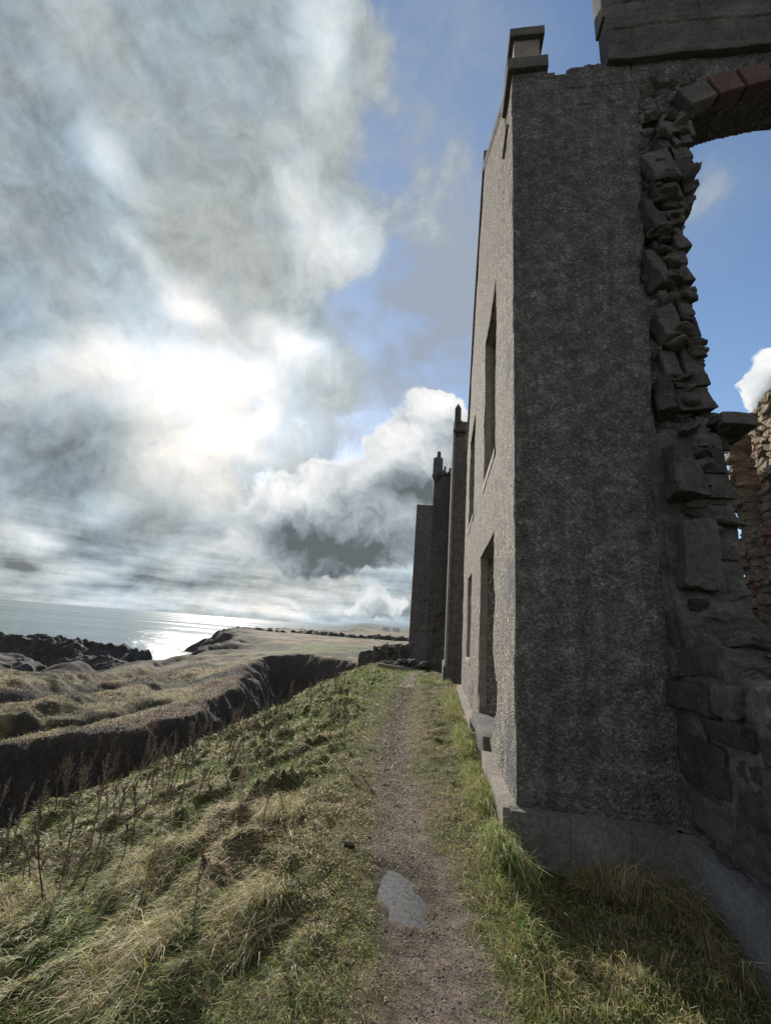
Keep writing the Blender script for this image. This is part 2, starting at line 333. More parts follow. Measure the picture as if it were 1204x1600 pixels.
# ------------------------------------------------------------------ relief wall: a solid slab whose front is a height field and whose edges may be ragged
def relief(name, us, vs, inside, disp, o, ua, na, thick, mat, jit=None, layers=4, va=(0, 0, 1), smooth=True, back=None):
    U, V = np.meshgrid(us, vs, indexing='ij')
    uc = (us[1:] + us[:-1]) / 2; vc = (vs[1:] + vs[:-1]) / 2
    UC, VC = np.meshgrid(uc, vc, indexing='ij')
    ins = inside(UC, VC)
    o = np.array(o, float); ua = np.array(ua, float); va = np.array(va, float); na = np.array(na, float)
    nu, nv = U.shape; G = nu * nv
    d0 = disp(U, V)
    P = []
    for k in range(layers + 1):
        w = k / layers
        dep = d0 * (1 - w) ** 2 if k < layers else 0 * d0
        UU, VV = U, V
        if jit is not None:
            a, b = jit(U, V, w * thick); UU = U + a; VV = V + b
        dd = dep - w * thick
        P.append((o + UU[..., None] * ua + VV[..., None] * va + dd[..., None] * na).reshape(-1, 3))
    P = np.concatenate(P)
    I = np.arange(G).reshape(nu, nv)
    a = I[:-1, :-1][ins]; b = I[1:, :-1][ins]; c = I[1:, 1:][ins]; d = I[:-1, 1:][ins]
    flip = np.dot(np.cross(ua, va), na) < 0
    fr = np.stack([a, b, c, d], 1); bk = np.stack([a, d, c, b], 1) + layers * G
    F = [fr, bk]
    pad = np.zeros((ins.shape[0] + 2, ins.shape[1] + 2), bool); pad[1:-1, 1:-1] = ins
    def sides(mask, p, q):
        p = p[mask]; q = q[mask]
        for k in range(layers):
            F.append(np.stack([q + k * G, p + k * G, p + (k + 1) * G, q + (k + 1) * G], 1))
    sides(ins & ~pad[:-2, 1:-1], I[:-1, 1:], I[:-1, :-1])
    sides(ins & ~pad[2:, 1:-1], I[1:, :-1], I[1:, 1:])
    sides(ins & ~pad[1:-1, :-2], I[:-1, :-1], I[1:, :-1])
    sides(ins & ~pad[1:-1, 2:], I[1:, 1:], I[:-1, 1:])
    F = np.concatenate(F)
    if flip: F = F[:, ::-1]
    used = np.zeros(len(P), bool); used[F.ravel()] = True
    rem = np.cumsum(used) - 1
    me = mesh_np(name, P[used], rem[F], mat, smooth)
    if smooth: me.set_sharp_from_angle(angle=R(40))
    return me
def steps(a, b, h): return np.linspace(a, b, max(2, int(round((b - a) / h)) + 1))
def cuts(lo, hi, h, extra):                          # grid lines every h that also pass exactly through the extra values
    e = sorted(set([lo, hi] + [x for x in extra if lo < x < hi])); r = [np.array([e[0]])]
    for a, b in zip(e[:-1], e[1:]): r.append(steps(a, b, h)[1:])
    return np.concatenate(r)

def box_me(name, lo, hi, mat, bev=.01, jitter=0.0, seed=0, taper=None, cutn=3):
    """a stone block: subdivided, slightly uneven, with worn edges"""
    import bmesh
    bm = bmesh.new(); bmesh.ops.create_cube(bm, size=1.0)
    lo = Vector(lo); hi = Vector(hi); c = (lo + hi) / 2; s = hi - lo
    for v in bm.verts:
        t = 1.0
        if taper and v.co.z > 0: t = taper
        v.co = Vector((v.co.x * s.x * t, v.co.y * s.y * t, v.co.z * s.z)) + c
    if bev: bmesh.ops.bevel(bm, geom=bm.edges[:], offset=bev, segments=2, affect='EDGES', profile=.6)
    if jitter:
        big = [e for e in bm.edges if e.calc_length() > max(s) * .2]
        bmesh.ops.subdivide_edges(bm, edges=big, cuts=cutn, use_grid_fill=True)
        rr = random.Random(seed); ph = [rr.uniform(0, 50) for _ in range(3)]
        from mathutils import noise as mn
        for v in bm.verts: v.co += mn.noise_vector(v.co * 4 + Vector(ph)) * jitter
    me = bpy.data.meshes.new(name); bm.to_mesh(me); bm.free(); me.materials.append(mat)
    me.polygons.foreach_set('use_smooth', np.ones(len(me.polygons), bool)); me.set_sharp_from_angle(angle=R(35))
    return me
def prism_me(name, prof, p0, p1, mat, up=(0, 0, 1), bev=0):
    """extrude a profile [(out, z)] between two points; 'out' is measured to the left-hand side of p0->p1"""
    p0 = Vector(p0); p1 = Vector(p1); d = (p1 - p0).normalized(); up = Vector(up); side = up.cross(d).normalized()
    n = max(1, int((p1 - p0).length / .25)); vs = []
    for k in range(n + 1):
        p = p0.lerp(p1, k / n)
        for a, z in prof: vs.append(p + side * a + up * z)
    m = len(prof); F = []
    for k in range(n):
        for j in range(m): F.append((k * m + j, k * m + (j + 1) % m, (k + 1) * m + (j + 1) % m, (k + 1) * m + j))
    me = bpy.data.meshes.new(name); me.from_pydata(vs, [], F + [tuple(range(m))[::-1], tuple(range(n * m, n * m + m))])
    import bmesh
    bm = bmesh.new(); bm.from_mesh(me); bmesh.ops.recalc_face_normals(bm, faces=bm.faces); bm.to_mesh(me); bm.free()
    me.materials.append(mat); return me
def rock_me(name, seed, mat, sub=3, rough=.25, flat=.7):
    import bmesh
    from mathutils import noise as mn
    bm = bmesh.new(); bmesh.ops.create_icosphere(bm, subdivisions=sub, radius=1)
    rr = random.Random(seed); pl = []
    for _ in range(11):
        v = Vector((rr.gauss(0, 1), rr.gauss(0, 1), rr.gauss(0, 1))).normalized(); pl.append((v, rr.uniform(.55, .85)))
    off = Vector((rr.uniform(0, 99), rr.uniform(0, 99), 0))
    for v in bm.verts:
        for nrm, d in pl:
            t = v.co.dot(nrm)
            if t > d: v.co -= nrm * (t - d) * .92
        v.co *= 1 + rough * mn.noise(v.co * 2.1 + off) + rough * .4 * mn.noise(v.co * 6 + off)
        v.co.z *= flat
    me = bpy.data.meshes.new(name); bm.to_mesh(me); bm.free(); me.materials.append(mat)
    me.polygons.foreach_set('use_smooth', np.ones(len(me.polygons), bool)); me.set_sharp_from_angle(angle=R(28))
    return me

# ================================================================== terrain
CREST = np.array([(-4.2, -30), (-4.2, 0), (-4.15, 5), (-4.0, 7), (-3.95, 10), (-4.15, 12.6), (-4.3, 17), (-4.3, 23), (-3.8, 27), (-3.6, 31)], float)
SCARP = np.array([(-17, -30), (-16, 0), (-14.8, 14.5), (-14.3, 16.4), (-12.7, 18.4), (-12.7, 20.5), (-12.3, 22.3), (-12.9, 24.5), (-14.0, 30.6), (-17.2, 39.3),
                  (-21.4, 53), (-17.4, 56.2), (-13.4, 53.1), (-7.1, 48.9), (-3.9, 31.5)], float)
COAST = np.array([(-120, -200), (-75, -40), (-55, 20), (-47, 34), (-41, 45), (-37, 52), (-38, 66), (-44, 84), (-62, 120), (-88, 190), (-90, 250), (-68, 300), (-72, 420), (-150, 700), (-330, 1400), (-760, 3000), (-1500, 9500)], float)
def dist_poly(x, y, P):
    d = np.full(x.shape, 1e9)
    for (ax, ay), (bx, by) in zip(P[:-1], P[1:]):
        ex, ey = bx - ax, by - ay; t = np.clip(((x - ax) * ex + (y - ay) * ey) / (ex * ex + ey * ey), 0, 1)
        d = np.minimum(d, np.hypot(x - ax - t * ex, y - ay - t * ey))
    return d
def in_poly(x, y, P):
    c = np.zeros(x.shape, bool); n = len(P)
    for i in range(n):
        ax, ay = P[i]; bx, by = P[(i + 1) % n]
        if ay == by: continue
        c ^= ((ay > y) != (by > y)) & (x < (bx - ax) * (y - ay) / (by - ay) + ax)
    return c
GULLY = np.concatenate([CREST, SCARP[::-1][1:]])
TR1 = np.array([(-30, 8), (-18.5, 16.0), (-17.2, 18.5), (-16.2, 20.0), (-15.6, 22.5), (-15.7, 25.5)], float)
TR2 = np.array([(-38, 16), (-22.6, 21.2), (-22.2, 24.0), (-23.2, 28.5), (-24.5, 33.4), (-24.0, 40)], float)
def path_x(y): return np.interp(y, [-3, 1, 2.5, 3.3, 5, 8, 12, 16.5, 20, 30], [.35, .28, .14, -.07, -.38, -.66, -.86, -1.0, -1.35, -2.3])
def path_w(y): return np.interp(y, [0, 2.5, 5, 9, 16, 30], [.36, .27, .17, .15, .20, .25])
PUD = (-.20, 3.36)
def pud_d(x, y):
    a = .35; u = (x - PUD[0]) * math.cos(a) - (y - PUD[1]) * -math.sin(a); v = (x - PUD[0]) * -math.sin(a) + (y - PUD[1]) * math.cos(a)
    u = (x - PUD[0]) * .90 + (y - PUD[1]) * .42; v = -(x - PUD[0]) * .42 + (y - PUD[1]) * .90
    return np.hypot(u / .142, v / .285) + .34 * pn(x * 7, y * 7, 3) + .26 * pn(x * 17, y * 17, 8) + .12 * pn(x * 40, y * 40, 9)
def terrain(x, y):
    wx = x + .16 * fbm(x * .35, y * .35, 3, 40); wy = y + .35 * fbm(x * .25 + 9, y * .25, 2, 41)
    dc = dist_poly(wx, wy, CREST); sx_ = wx + .45 * fbm(x * .6 + 7, y * .6, 3, 43) * ss(-x, 7, 11); sy_ = wy + .5 * fbm(x * .55, y * .55 + 3, 3, 44) * ss(-x, 6, 9)
    ds = dist_poly(sx_, sy_, SCARP); g = in_poly(sx_, sy_, GULLY)
    # near side
    near = -.65 * ss(-x, .5, 6.5) ** 1.15 * 1.6
    near = np.maximum(near, -.95) + .05 * fbm(x * .35, y * .35, 3, 5) * ss(np.abs(x), .3, 2)
    pd = np.abs(x - path_x(y)) / path_w(y)
    off = ss(pd, 1.0, 2.6)
    hum = ridged(x * 1.9 + .5 * pn(x * 1.3, y * 1.1, 2), y * .85 + .5 * pn(x * 1.6, y * 1.3, 4), 3, 11)
    hum = np.maximum(hum, 0) ** 1.3 * (.5 + .5 * ss(pn(x * .5, y * .5, 6), -.5, .5))
    left = ss(-(x - path_x(y)), .3, 1.3)
    near = near + off * (.035 + .02 * fbm(x * 3, y * 3, 3, 21)) + left * .25 * hum
    near = near + off * left * .02 * fbm(x * 7, y * 5, 3, 29)
    near = near - .02 * (1 - off) * ss(pd, 1.5, 0) + .008 * fbm(x * 6, y * 6, 3, 12)
    rt = ss((x - path_x(y)), .25, .6) * off * ss(x, 2.2, 1.6)
    near = near + rt * .055 * ridged(x * 2.3 + .5 * pn(x, y, 33), y * 1.9, 3, 34) - .22 * ss(x, .35, 1.05) * ss(y, .2, 1.5) * ss(y, 4.6, 3.9) - .05 * ss(x, .5, .7) * ss(y, 6, 4)
    near = near + .03 * ss(x, .30, .62) * ss(x, 2.6, 1.5) * ss(y, .5, 3)                    # turf banked against the wall foot
    near = near - .055 * ss(pud_d(x, y), 1.6, .2)
    # headland beyond the gully
    hd = -3.3 + .032 * np.clip(y - 25, 0, 35) - .13 * np.clip(-18 - x, 0, 40) * ss(y, 22, 40) * ss(y, 95, 60) + .03 * np.clip(x + 20, 0, 30) * ss(y, 44, 56) - .016 * np.clip(y - 75, 0, 110) + .016 * np.clip(y - 230, 0, 350)
    lump = .30 * ridged(x * .42 + .5 * pn(x * .2, y * .2, 63), y * .2, 3, 64) + ridged(x * .11 + .6 * pn(x * .05, y * .05, 60), y * .045 + .6 * pn(x * .06, y * .05, 61), 4, 62)
    amp = ss(-x, 11, 22) * ss(y, 75, 50)
    fr = (ds + 1.5 * fbm(x * .10, y * .10, 3, 67)) / 6.2; fi = np.floor(fr); fr = fr - fi          # turf terraces: long banks running parallel with the gully edge
    saw = -ss(fr, .0, .74) + ss(fr, .80, 1.0)
    hd = hd + saw * 1.1 * ss(-x, 12.0, 15.5) * ss(y, 62, 40) * (.55 + .45 * pn(x * .07, y * .07, 68)) * (fi < 4)
    hd = hd + amp * (.22 * np.maximum(lump, -.3) - .2) + .10 * fbm(x * .6, y * .6, 4, 66) * ss(np.hypot(x, y), 20, 60) ** .5 + .07 * ridged(x * .9, y * .6, 3, 69) * ss(-x, 10, 14)
    t1 = dist_poly(wx + .5 * pn(x * .5, y * .5, 95), wy, TR1); t2 = dist_poly(wx + .8 * pn(x * .4, y * .4, 96), wy, TR2)
    dep1 = ss(t1, 1.5, .1) * ss(-x, 15.3, 16.5); dep2 = ss(t2, 2.6, .2) * ss(y, 41, 34)
    hd = hd - .95 * dep1 - .95 * dep2 + .10 * ridged(x * 1.6, y * 1.2, 3, 97) * ss(-x, 11, 14) * ss(y, 70, 40)
    dk = dist_poly(x, y, COAST) * np.where(in_poly(x, y, np.concatenate([COAST, [(9000, 9000), (9000, -200)]])), 1, -1)
    w = ss(dc / (dc + ds + 1e-6), .25, .75)
    h = near * (1 - w) + hd * w
    gd = np.minimum(dc, ds)
    dep = 5.2 * ss(gd, -.25, 4.0) ** .85
    h = h - np.where(g, dep + .12 * fbm(x * 1.6, y * 1.6, 4, 80) * ss(gd, 0, 1), 0)
    # cliffs to the sea
    crag = ridged(x * .09, y * .09, 5, 90)
    cl = ss(dk + 3.0 * crag, 5, -16)
    h = h * (1 - cl) + (-26 + 2 * crag) * cl
    cl = np.maximum(cl, ss(y, 560, 640)); h = np.where(y > 560, h * (1 - cl) - 26 * cl, h)
    rocky = ss(dk + 4 * crag, 16, 3)
    h = h + rocky * (1 - cl) * (crag - .35) * 1.6
    return h, dict(tr=np.maximum(dep1, dep2), pd=pd, hum=hum, left=left, g=g, gd=gd, dc=dc, ds=ds, w=w, dk=dk, cl=cl, rocky=rocky, lump=lump)

def grow(lo, hi, h0, g, a, b):                       # spacing h0 in [a,b], growing geometrically outside
    c = list(np.arange(a, b, h0)); h = h0
    x = c[-1]
    while x < hi: h = h0 + g * (x - b if x > b else 0); x += max(h, h0); c.append(x)
    x = a; l = []
    while x > lo: h = h0 + g * (a - x); x -= h; l.append(x)
    return np.array(l[::-1] + c)
gx = grow(-7000, 7000, .042, .014, -4.2, 2.4)
gy = grow(-250, 9000, .040, .011, 1.0, 6.5)
GX, GY = np.meshgrid(gx, gy, indexing='ij')
H, T = terrain(GX, GY)
# ground cover colours; the heath tone also paints shade on gully banks and trenches
def lerp3(a, b, t): return a * (1 - t[..., None]) + b * t[..., None]
C = lambda *v: np.array(v, float)
n1 = fbm(GX * .9, GY * .9, 4, 101); n2 = fbm(GX * .12, GY * .12, 4, 102); n3 = fbm(GX * 4, GY * 4, 3, 103)
straw = C(.155, .125, .072); olive = C(.062, .070, .022); green = C(.042, .062, .016); soil = C(.185, .150, .128); heath_shade = C(.052, .045, .038); rockc = C(.045, .042, .038)
col = np.zeros(GX.shape + (3,)) + straw * .75
col = lerp3(col, olive + 0 * col, ss(n1, -.3, .5))
pm = ss(T['pd'] + .8 * n3 + .6 * n1, 1.60, .50) * (GY < 40)
col = lerp3(col, soil + 0 * col, pm)
PDD = pud_d(GX, GY) if False else np.hypot((GX - PUD[0]) / .25, (GY - PUD[1]) / .42)
wet = np.maximum(ss(PDD + .3 * n3, 1.7, .9) * .62, ss(n1 + .3 * n3, .25, .7) * .30) * pm
col = lerp3(col, col * .0 + C(.045, .036, .030), wet)
hcol = lerp3(straw * 1.35 + 0 * col, C(.060, .062, .030) + 0 * col, ss(n2 + .4 * n1, -.15, .45))
hcol = lerp3(hcol, C(.085, .045, .032) + 0 * col, ss(fbm(GX * .2, GY * .08, 4, 110), .0, .4) * .85)
hcol = lerp3(hcol, C(.10, .12, .04) + 0 * col, ss(GX, -33, -22) * ss(GY, 52, 62) * ss(GY, 110, 80) * .9)
hcol = lerp3(hcol, C(.035, .034, .025) + 0 * col, ss(n2 + .5 * n1, .15, .45) * .9)
wcol = ss(T['w'], .4, .6)
col = lerp3(col, hcol, wcol)
col = lerp3(col, heath_shade + 0 * col, wcol * ss(T['tr'] + .35 * n1, .12, .35))
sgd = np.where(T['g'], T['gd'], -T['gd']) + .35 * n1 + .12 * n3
col = lerp3(col, heath_shade + 0 * col, np.where(T['ds'] < T['dc'] + 1, ss(sgd, -.55, .0), T['g'] * ss(T['gd'] + .15 * n1, -.05, .30)) * (GY < 70))
col = lerp3(col, rockc + 0 * col, np.clip(T['rocky'] * ss(T['lump'], -.4, .2) + T['cl'], 0, 1) * (GY < 400))
nx, ny = GX.shape; I = np.arange(nx * ny).reshape(nx, ny)
F = np.stack([I[:-1, :-1].ravel(), I[1:, :-1].ravel(), I[1:, 1:].ravel(), I[:-1, 1:].ravel()], 1)
M_ground = mat_vcol('turf_and_soil', .97, (9, 120), (.5, 1.6), .016)
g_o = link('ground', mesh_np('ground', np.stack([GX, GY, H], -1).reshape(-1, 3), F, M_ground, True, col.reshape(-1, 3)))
tag(g_o, kind='structure')
GH = H
def gz(x, y):                                        # bilinear lookup in the ground sheet
    x = np.asarray(x, float); y = np.asarray(y, float)
    i = np.clip(np.searchsorted(gx, x) - 1, 0, nx - 2); j = np.clip(np.searchsorted(gy, y) - 1, 0, ny - 2)
    u = (x - gx[i]) / (gx[i + 1] - gx[i]); v = (y - gy[j]) / (gy[j + 1] - gy[j])
    return (GH[i, j] * (1 - u) + GH[i + 1, j] * u) * (1 - v) + (GH[i, j + 1] * (1 - u) + GH[i + 1, j + 1] * u) * v
print('ground verts', nx * ny)

# sea
k = NT('sea_water')
rip = k.noise(.9, 6, .65, v=k.map((1, .55, 1)))
rip2 = k.noise(.12, 5, .6, v=k.map((1, .5, 1)))
wind = k.ramp(k.noise(.0022, 5, .6, v=k.map((.5, 1.6, 1))), [(.40, .06), (.58, .18)])
nb = k.bump(rip, .22, 1.0); nb = k.bump(rip2, .8, .8, nb)
k.b.inputs['IOR'].default_value = 1.33; k.b.inputs['Specular IOR Level'].default_value = .5
M_sea = k.done((.032, .085, .088), wind, nb)
rr_ = np.concatenate([[0], np.geomspace(60, 45000, 60)]); th = np.linspace(0, 2 * math.pi, 97)[:-1]
RR, TT = np.meshgrid(rr_, th, indexing='ij'); v = np.stack([RR * np.cos(TT), RR * np.sin(TT), 0 * RR - 18.0 - RR ** 2 * 0], -1).reshape(-1, 3)
II = np.arange(len(v)).reshape(len(rr_), 96); Jn = np.roll(II, -1, 1)
tag(link('sea', mesh_np('sea', v, np.stack([II[:-1], II[1:], Jn[1:], Jn[:-1]], -1).reshape(-1, 4), M_sea)), kind='structure')

# far hills across the bay, pale haze mixed into their turf colour
k = NT('hazed_hill_turf'); M_hill = k.done(k.ramp(k.noise(.01, 6, .6), [(.35, (.11, .145, .14)), (.65, (.16, .19, .175))]), 1.0)
hx = np.linspace(-1500, 2600, 160); hy = np.linspace(2600, 4200, 60); HX, HY = np.meshgrid(hx, hy, indexing='ij')
ridge_ = np.interp(HX, [-1500, -900, -780, -560, -250, 200, 2600], [-20, -20, 2, 40, 34, 40, 60]) 
HZ = -24 + (ridge_ + 20) * ss(HY, 2600, 3300) * ss(HY, 4200, 3600) * (1 + .12 * fbm(HX * .003, HY * .003, 4, 3))
I = np.arange(HX.size).reshape(HX.shape)
tag(link('far_hills', mesh_np('far_hills', np.stack([HX, HY, HZ], -1).reshape(-1, 3), np.stack([I[:-1, :-1].ravel(), I[1:, :-1].ravel(), I[1:, 1:].ravel(), I[:-1, 1:].ravel()], 1), M_hill)), kind='structure')

# puddle on the path
k = NT('puddle_water'); k.b.inputs['Specular IOR Level'].default_value = .5
M_pud = k.done(k.ramp(k.noise(30, 5, .7), [(.36, (.055, .052, .048)), (.62, (.13, .128, .122))]), k.ramp(k.noise(9, 4, .6), [(.4, .14), (.6, .30)]), k.bump(k.noise(30, 2, .5, v=k.map((1, .5, 1))), .004, .4))
px_ = steps(PUD[0] - .46, PUD[0] + .46, .012); py_ = steps(PUD[1] - .5, PUD[1] + .5, .012); PX, PY = np.meshgrid(px_, py_, indexing='ij')
pc = pud_d((PX[1:, 1:] + PX[:-1, :-1]) / 2, (PY[1:, 1:] + PY[:-1, :-1]) / 2) < 1.45
I = np.arange(PX.size).reshape(PX.shape)
pf = np.stack([I[:-1, :-1][pc], I[1:, :-1][pc], I[1:, 1:][pc], I[:-1, 1:][pc]], 1)
pe = np.abs(pud_d(PX, PY) - 1.0) < .12; PUDZ = float(np.median(gz(PX[pe], PY[pe])))
tag(link('puddle', mesh_np('puddle', np.stack([PX, PY, 0 * PX + PUDZ], -1).reshape(-1, 3), pf, M_pud)), kind='structure')

# ================================================================== the gable house at the front
XA, YB = 0.723, 4.265
house = thing('gable_house', 'tall roofless gable house with bright harled side and dark broken end wall', 'ruined house', (XA, YB, 0))

# ---- sunlit side: a pointed gable pierced by tall windows
APX, APZ, FARY = 8.55, 13.75, 13.3
def roof_z(y): return np.interp(y, [YB, YB + .28, APX, 10.9, 12.4, FARY], [9.50, 9.62, APZ, 11.2, 8.75, 7.6])
HOLES = [(5.87, 7.92, .42, 3.08), (5.87, 7.55, 4.34, 7.45), (10.0, 11.35, 1.15, 3.11), (9.9, 11.7, 4.5, 7.2)]
SLOT = (4.62, 5.0, 9.02, 9.9)
def a_in(Y, Z):
    y = Y + YB
    m = Z < roof_z(y)
    for i, (a, b, c, d) in enumerate(HOLES):
        aa = a
        if i == 0: aa = a + .16 * fbm(Z * 1.7, Z * 0, 3, 77) * ss(Z, 2.7, 2.2) - .30 * ss(np.abs(Z - .95), .42, .1)
        m &= ~((y > aa) & (y < b) & (Z > c) & (Z < d))
    return m
def a_disp(Y, Z):
    y = Y + YB
    r = .012 * fbm(y * 1.1, Z * 1.1, 4, 71) + .004 * fbm(y * 9, Z * 9, 2, 72)
    s = (y > SLOT[0]) & (y < SLOT[1]) & (Z > SLOT[2]) & (Z < SLOT[3])
    f1, f2, hh = cells(y * 5, Z * 6, 3)
    worn = ss(fbm(y * 1.6, Z * 1.2, 3, 74), .35, .6) * ss(Z, 1.5, .3)
    r = r - .02 * worn * (1 + hh)
    return np.where(s, -.16, r)
us = cuts(.03, FARY - YB, .045, [h[0] - YB for h in HOLES] + [h[1] - YB for h in HOLES] + [SLOT[0] - YB, SLOT[1] - YB, .28, .012])
vs = cuts(-.6, 13.8, .05, [h[2] for h in HOLES] + [h[3] for h in HOLES] + [SLOT[2], SLOT[3]])
def a_jit(Y, Z, w):
    y = Y + YB; a = HOLES[0]
    near = ss(np.abs(y - a[0]), .35, .1) * ss(Z, 2.8, 2.3)
    top = (Z > 9.75) * ss(np.abs(Z - roof_z(y)), .3, .05)
    ed = 0
    for h in HOLES: ed = np.maximum(ed, ((np.abs(y - h[0]) < .02) | (np.abs(y - h[1]) < .02)) * (Z > h[2] - .05) * (Z < h[3] + .05) * (w < .05))
    r = (.05 * near + .012 * top + .014 * ed)
    return r * fbm(Z * 5 + w * 3, y * 5 + w * 4, 3, 75), r * fbm(Z * 5, y * 5 + w * 3, 3, 76)
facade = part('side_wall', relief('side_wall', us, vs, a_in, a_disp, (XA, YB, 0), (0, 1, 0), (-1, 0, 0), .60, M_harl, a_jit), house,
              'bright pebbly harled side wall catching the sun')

# window trims: sills, lintels, jambs of dressed stone set just proud of the harling
def sill(y0, y1, z, dep=.13, mat=M_trim, name='window_sill', h=.12, seed=1):
    return part(name, box_me(name, (XA - .018, y0 - .05, z - h), (XA + .58, y1 + .05, z + .004), mat, .012, .010, seed), house)
sill(10.0, 11.35, 1.15); sill(5.87, 7.55, 4.34); sill(9.9, 11.7, 4.5)
part('window_sill', box_me('window_sill', (XA - .10, 6.1, .24), (XA + .5, 8.02, .43), M_ash, .03, .03, 5), house, 'broken grey sill slab lying loose in the lowest window')
part('window_sill', box_me('window_sill', (XA - .07, 6.0, .02), (XA + .5, 7.4, .235), M_stone, .04, .05, 8), house, 'dark rough stone under the broken sill')
for a, b, c, d in HOLES[:3]:
    part('window_lintel', box_me('window_lintel', (XA + .06, a - .02, d - .02), (XA + .56, b + .02, d + .2), M_trim, .01, .006, 3), house)
    # splayed inner jamb on the far side of the opening
    part('window_jamb', box_me('window_jamb', (XA + .012, b - .018, c), (XA + .14, b + .1, d), M_trim, .008, .004, 6), house)
part('window_sill', box_me('window_sill', (XA - .04, SLOT[0] - .03, SLOT[2] - .08), (XA + .1, SLOT[1] + .03, SLOT[2]), M_trim, .01, .004, 9), house, 'small pale sill of the slot near the roof corner')
# coping stones up both slopes
def coping(y0, y1, n, seed):
    for i in range(n):
        a = y0 + (y1 - y0) * i / n; b = y0 + (y1 - y0) * (i + 1) / n - .02 * (1 if y1 > y0 else -1)
        prof = [(-.055, -.03), (.62, -.03), (.62, .09), (-.055, .09)] if True else None
        za, zb = float(roof_z(a)), float(roof_z(b))
        p0, p1 = (XA, a, za), (XA, b, zb)
        if b < a: p0, p1 = p1, p0
        me = prism_me('coping_stone', [(-x, z) for x, z in prof], p0, p1, M_ash)
        part('coping_stone', me, house)
coping(YB + .45, APX, 6, 1)
coping(APX, FARY, 6, 2)
part('apex_stone', box_me('apex_stone', (XA - .05, APX - .2, APZ - .1), (XA + .5, APX + .22, APZ + .42), M_ash, .03, .01, 4), house)

# ---- dark end wall facing the camera
def b_edge(z): return np.interp(z, [-1, 1.3, 1.8, 2.4, 3.26, 3.75, 3.85, 4.05, 4.12, 4.64, 5.1, 5.5, 6.1, 6.68, 6.9, 7.3, 7.67, 8.1, 8.45, 8.52], [3.05, 2.92, 2.84, 2.74, 2.76, 2.84, 3.02, 2.98, 2.74, 2.76, 2.72, 2.74, 2.72, 2.70, 2.86, 2.95, 2.93, 3.0, 2.97, 2.97])
ARC_C, ARC_R = (4.6, 5.33), 3.57
def b_in(X, Z):
    x = X + XA
    rag = .045 * fbm(Z * 3.1, Z * 0 + .3, 3, 51) + .02 * fbm(Z * 11, Z * 0, 2, 52)
    rag = rag * (Z < 8.35)
    solid = (x < b_edge(Z) + rag)
    above = (np.hypot(x - ARC_C[0], Z - ARC_C[1]) > ARC_R) & (Z > 8.4) & (x < 6.23)
    right = x > 6.23
    top = Z < np.interp(x, [XA, 1.18, 1.22, 1.46, 1.48, 2.06, 2.08, 8], [9.5, 9.5, 9.40, 9.40, 9.50, 9.55, 9.6, 9.6]) + .02 * fbm(x * 7, x * 0, 2, 53) * (x > 1.2)
    m = (solid | above | right) & top
    m &= ~(right & (Z > 6.5 + .8 * fbm(x, x * 0, 3, 54)) & (x > 7.3))
    return m
rc = np.random.default_rng(21)
# broken-off courses of the cross wall that once stood here: z0, z1, reach at the bottom, left end, tilt
COURSE = [(1.25, 1.50, .34, 2.12, .00), (1.52, 1.98, .30, 2.14, .0), (2.0, 2.24, .12, 2.26, .1), (2.22, 2.86, .42, 2.16, -.06), (2.88, 3.06, .10, 2.30, 0), (3.08, 3.64, .44, 2.16, .02),
          (3.66, 3.80, .10, 2.36, 0), (3.82, 4.02, .20, 2.50, .0), (4.04, 4.46, .36, 2.16, .22), (4.48, 4.86, .14, 2.34, .3), (4.90, 5.36, .30, 2.26, .35), (5.38, 5.62, .10, 2.40, .2),
          (5.64, 6.10, .30, 2.24, .5), (6.12, 6.42, .14, 2.40, .5), (6.44, 6.92, .30, 2.26, .6), (6.94, 7.22, .10, 2.45, .5), (7.20, 7.70, .28, 2.34, .7), (7.72, 7.98, .10, 2.55, .3),
          (8.0, 8.36, .18, 2.62, .1), (8.38, 8.75, .12, 2.45, .5)]
def b_disp(X, Z):
    x = X + XA
    r = .010 * fbm(x * 1.3, Z * 1.3, 4, 55) + .006 * fbm(x * 8, Z * 8, 3, 56)
    # joints showing through where the render has gone, near the wall head
    def groove(d, w): return -.022 * np.exp(-(d / w) ** 2)
    j = 0 * x
    wob = .012 * fbm(x * 5, Z * 5, 2, 57)
    j = np.minimum(j, groove(x - 1.47 + wob, .014) * (Z > 9.12)); j = np.minimum(j, groove(Z - 9.10 + wob, .014) * (x > 1.47))
    j = np.minimum(j, groove(x - 1.80 + wob, .014) * (Z < 9.10) * (Z > 8.78)); j = np.minimum(j, groove(Z - 8.77 + wob, .012) * (x > 1.5) * (x < 2.1))
    j = np.minimum(j, groove(Z - 9.33 + wob, .012) * (x > 1.15) * (x < 1.47)); j = np.minimum(j, groove(x - 2.32 + wob, .014) * (Z > 9.1))
    r = r + j
    patch = ss(fbm(x * 1.1, Z * .9, 4, 58), .3, .7)
    r = r - .010 * patch
    xl0 = np.interp(Z, [0, 1.2, 2.4, 3, 4, 5.6, 7.1, 9.1], [2.12, 2.11, 2.12, 2.15, 2.17, 2.18, 2.29, 2.40])
    w = ss(x + .05 * fbm(x * 3, Z * 2.2, 3, 59), xl0 - .03, xl0 + .05) * ss(Z, 9.3, 9.0)
    rough = .05 * fbm(x * 2.6, Z * 3.0, 4, 60) + .014 * ridged(x * 7, Z * 8, 3, 61) - .02
    f1, f2, hh = cells(x * 4.2 + .4 * pn(x * 3, Z * 3, 62), Z * 6.5, 63)
    rough = rough + (hh - .5) * .09 - .035 * ss(f2 - f1, .12, .0)
    base = -.07 + rough
    out = base
    r = r * (1 - w) + out * w
    r = np.where(x < 1.36, np.maximum(r, -.026), r)             # the side wall's end lies right behind here
    return r
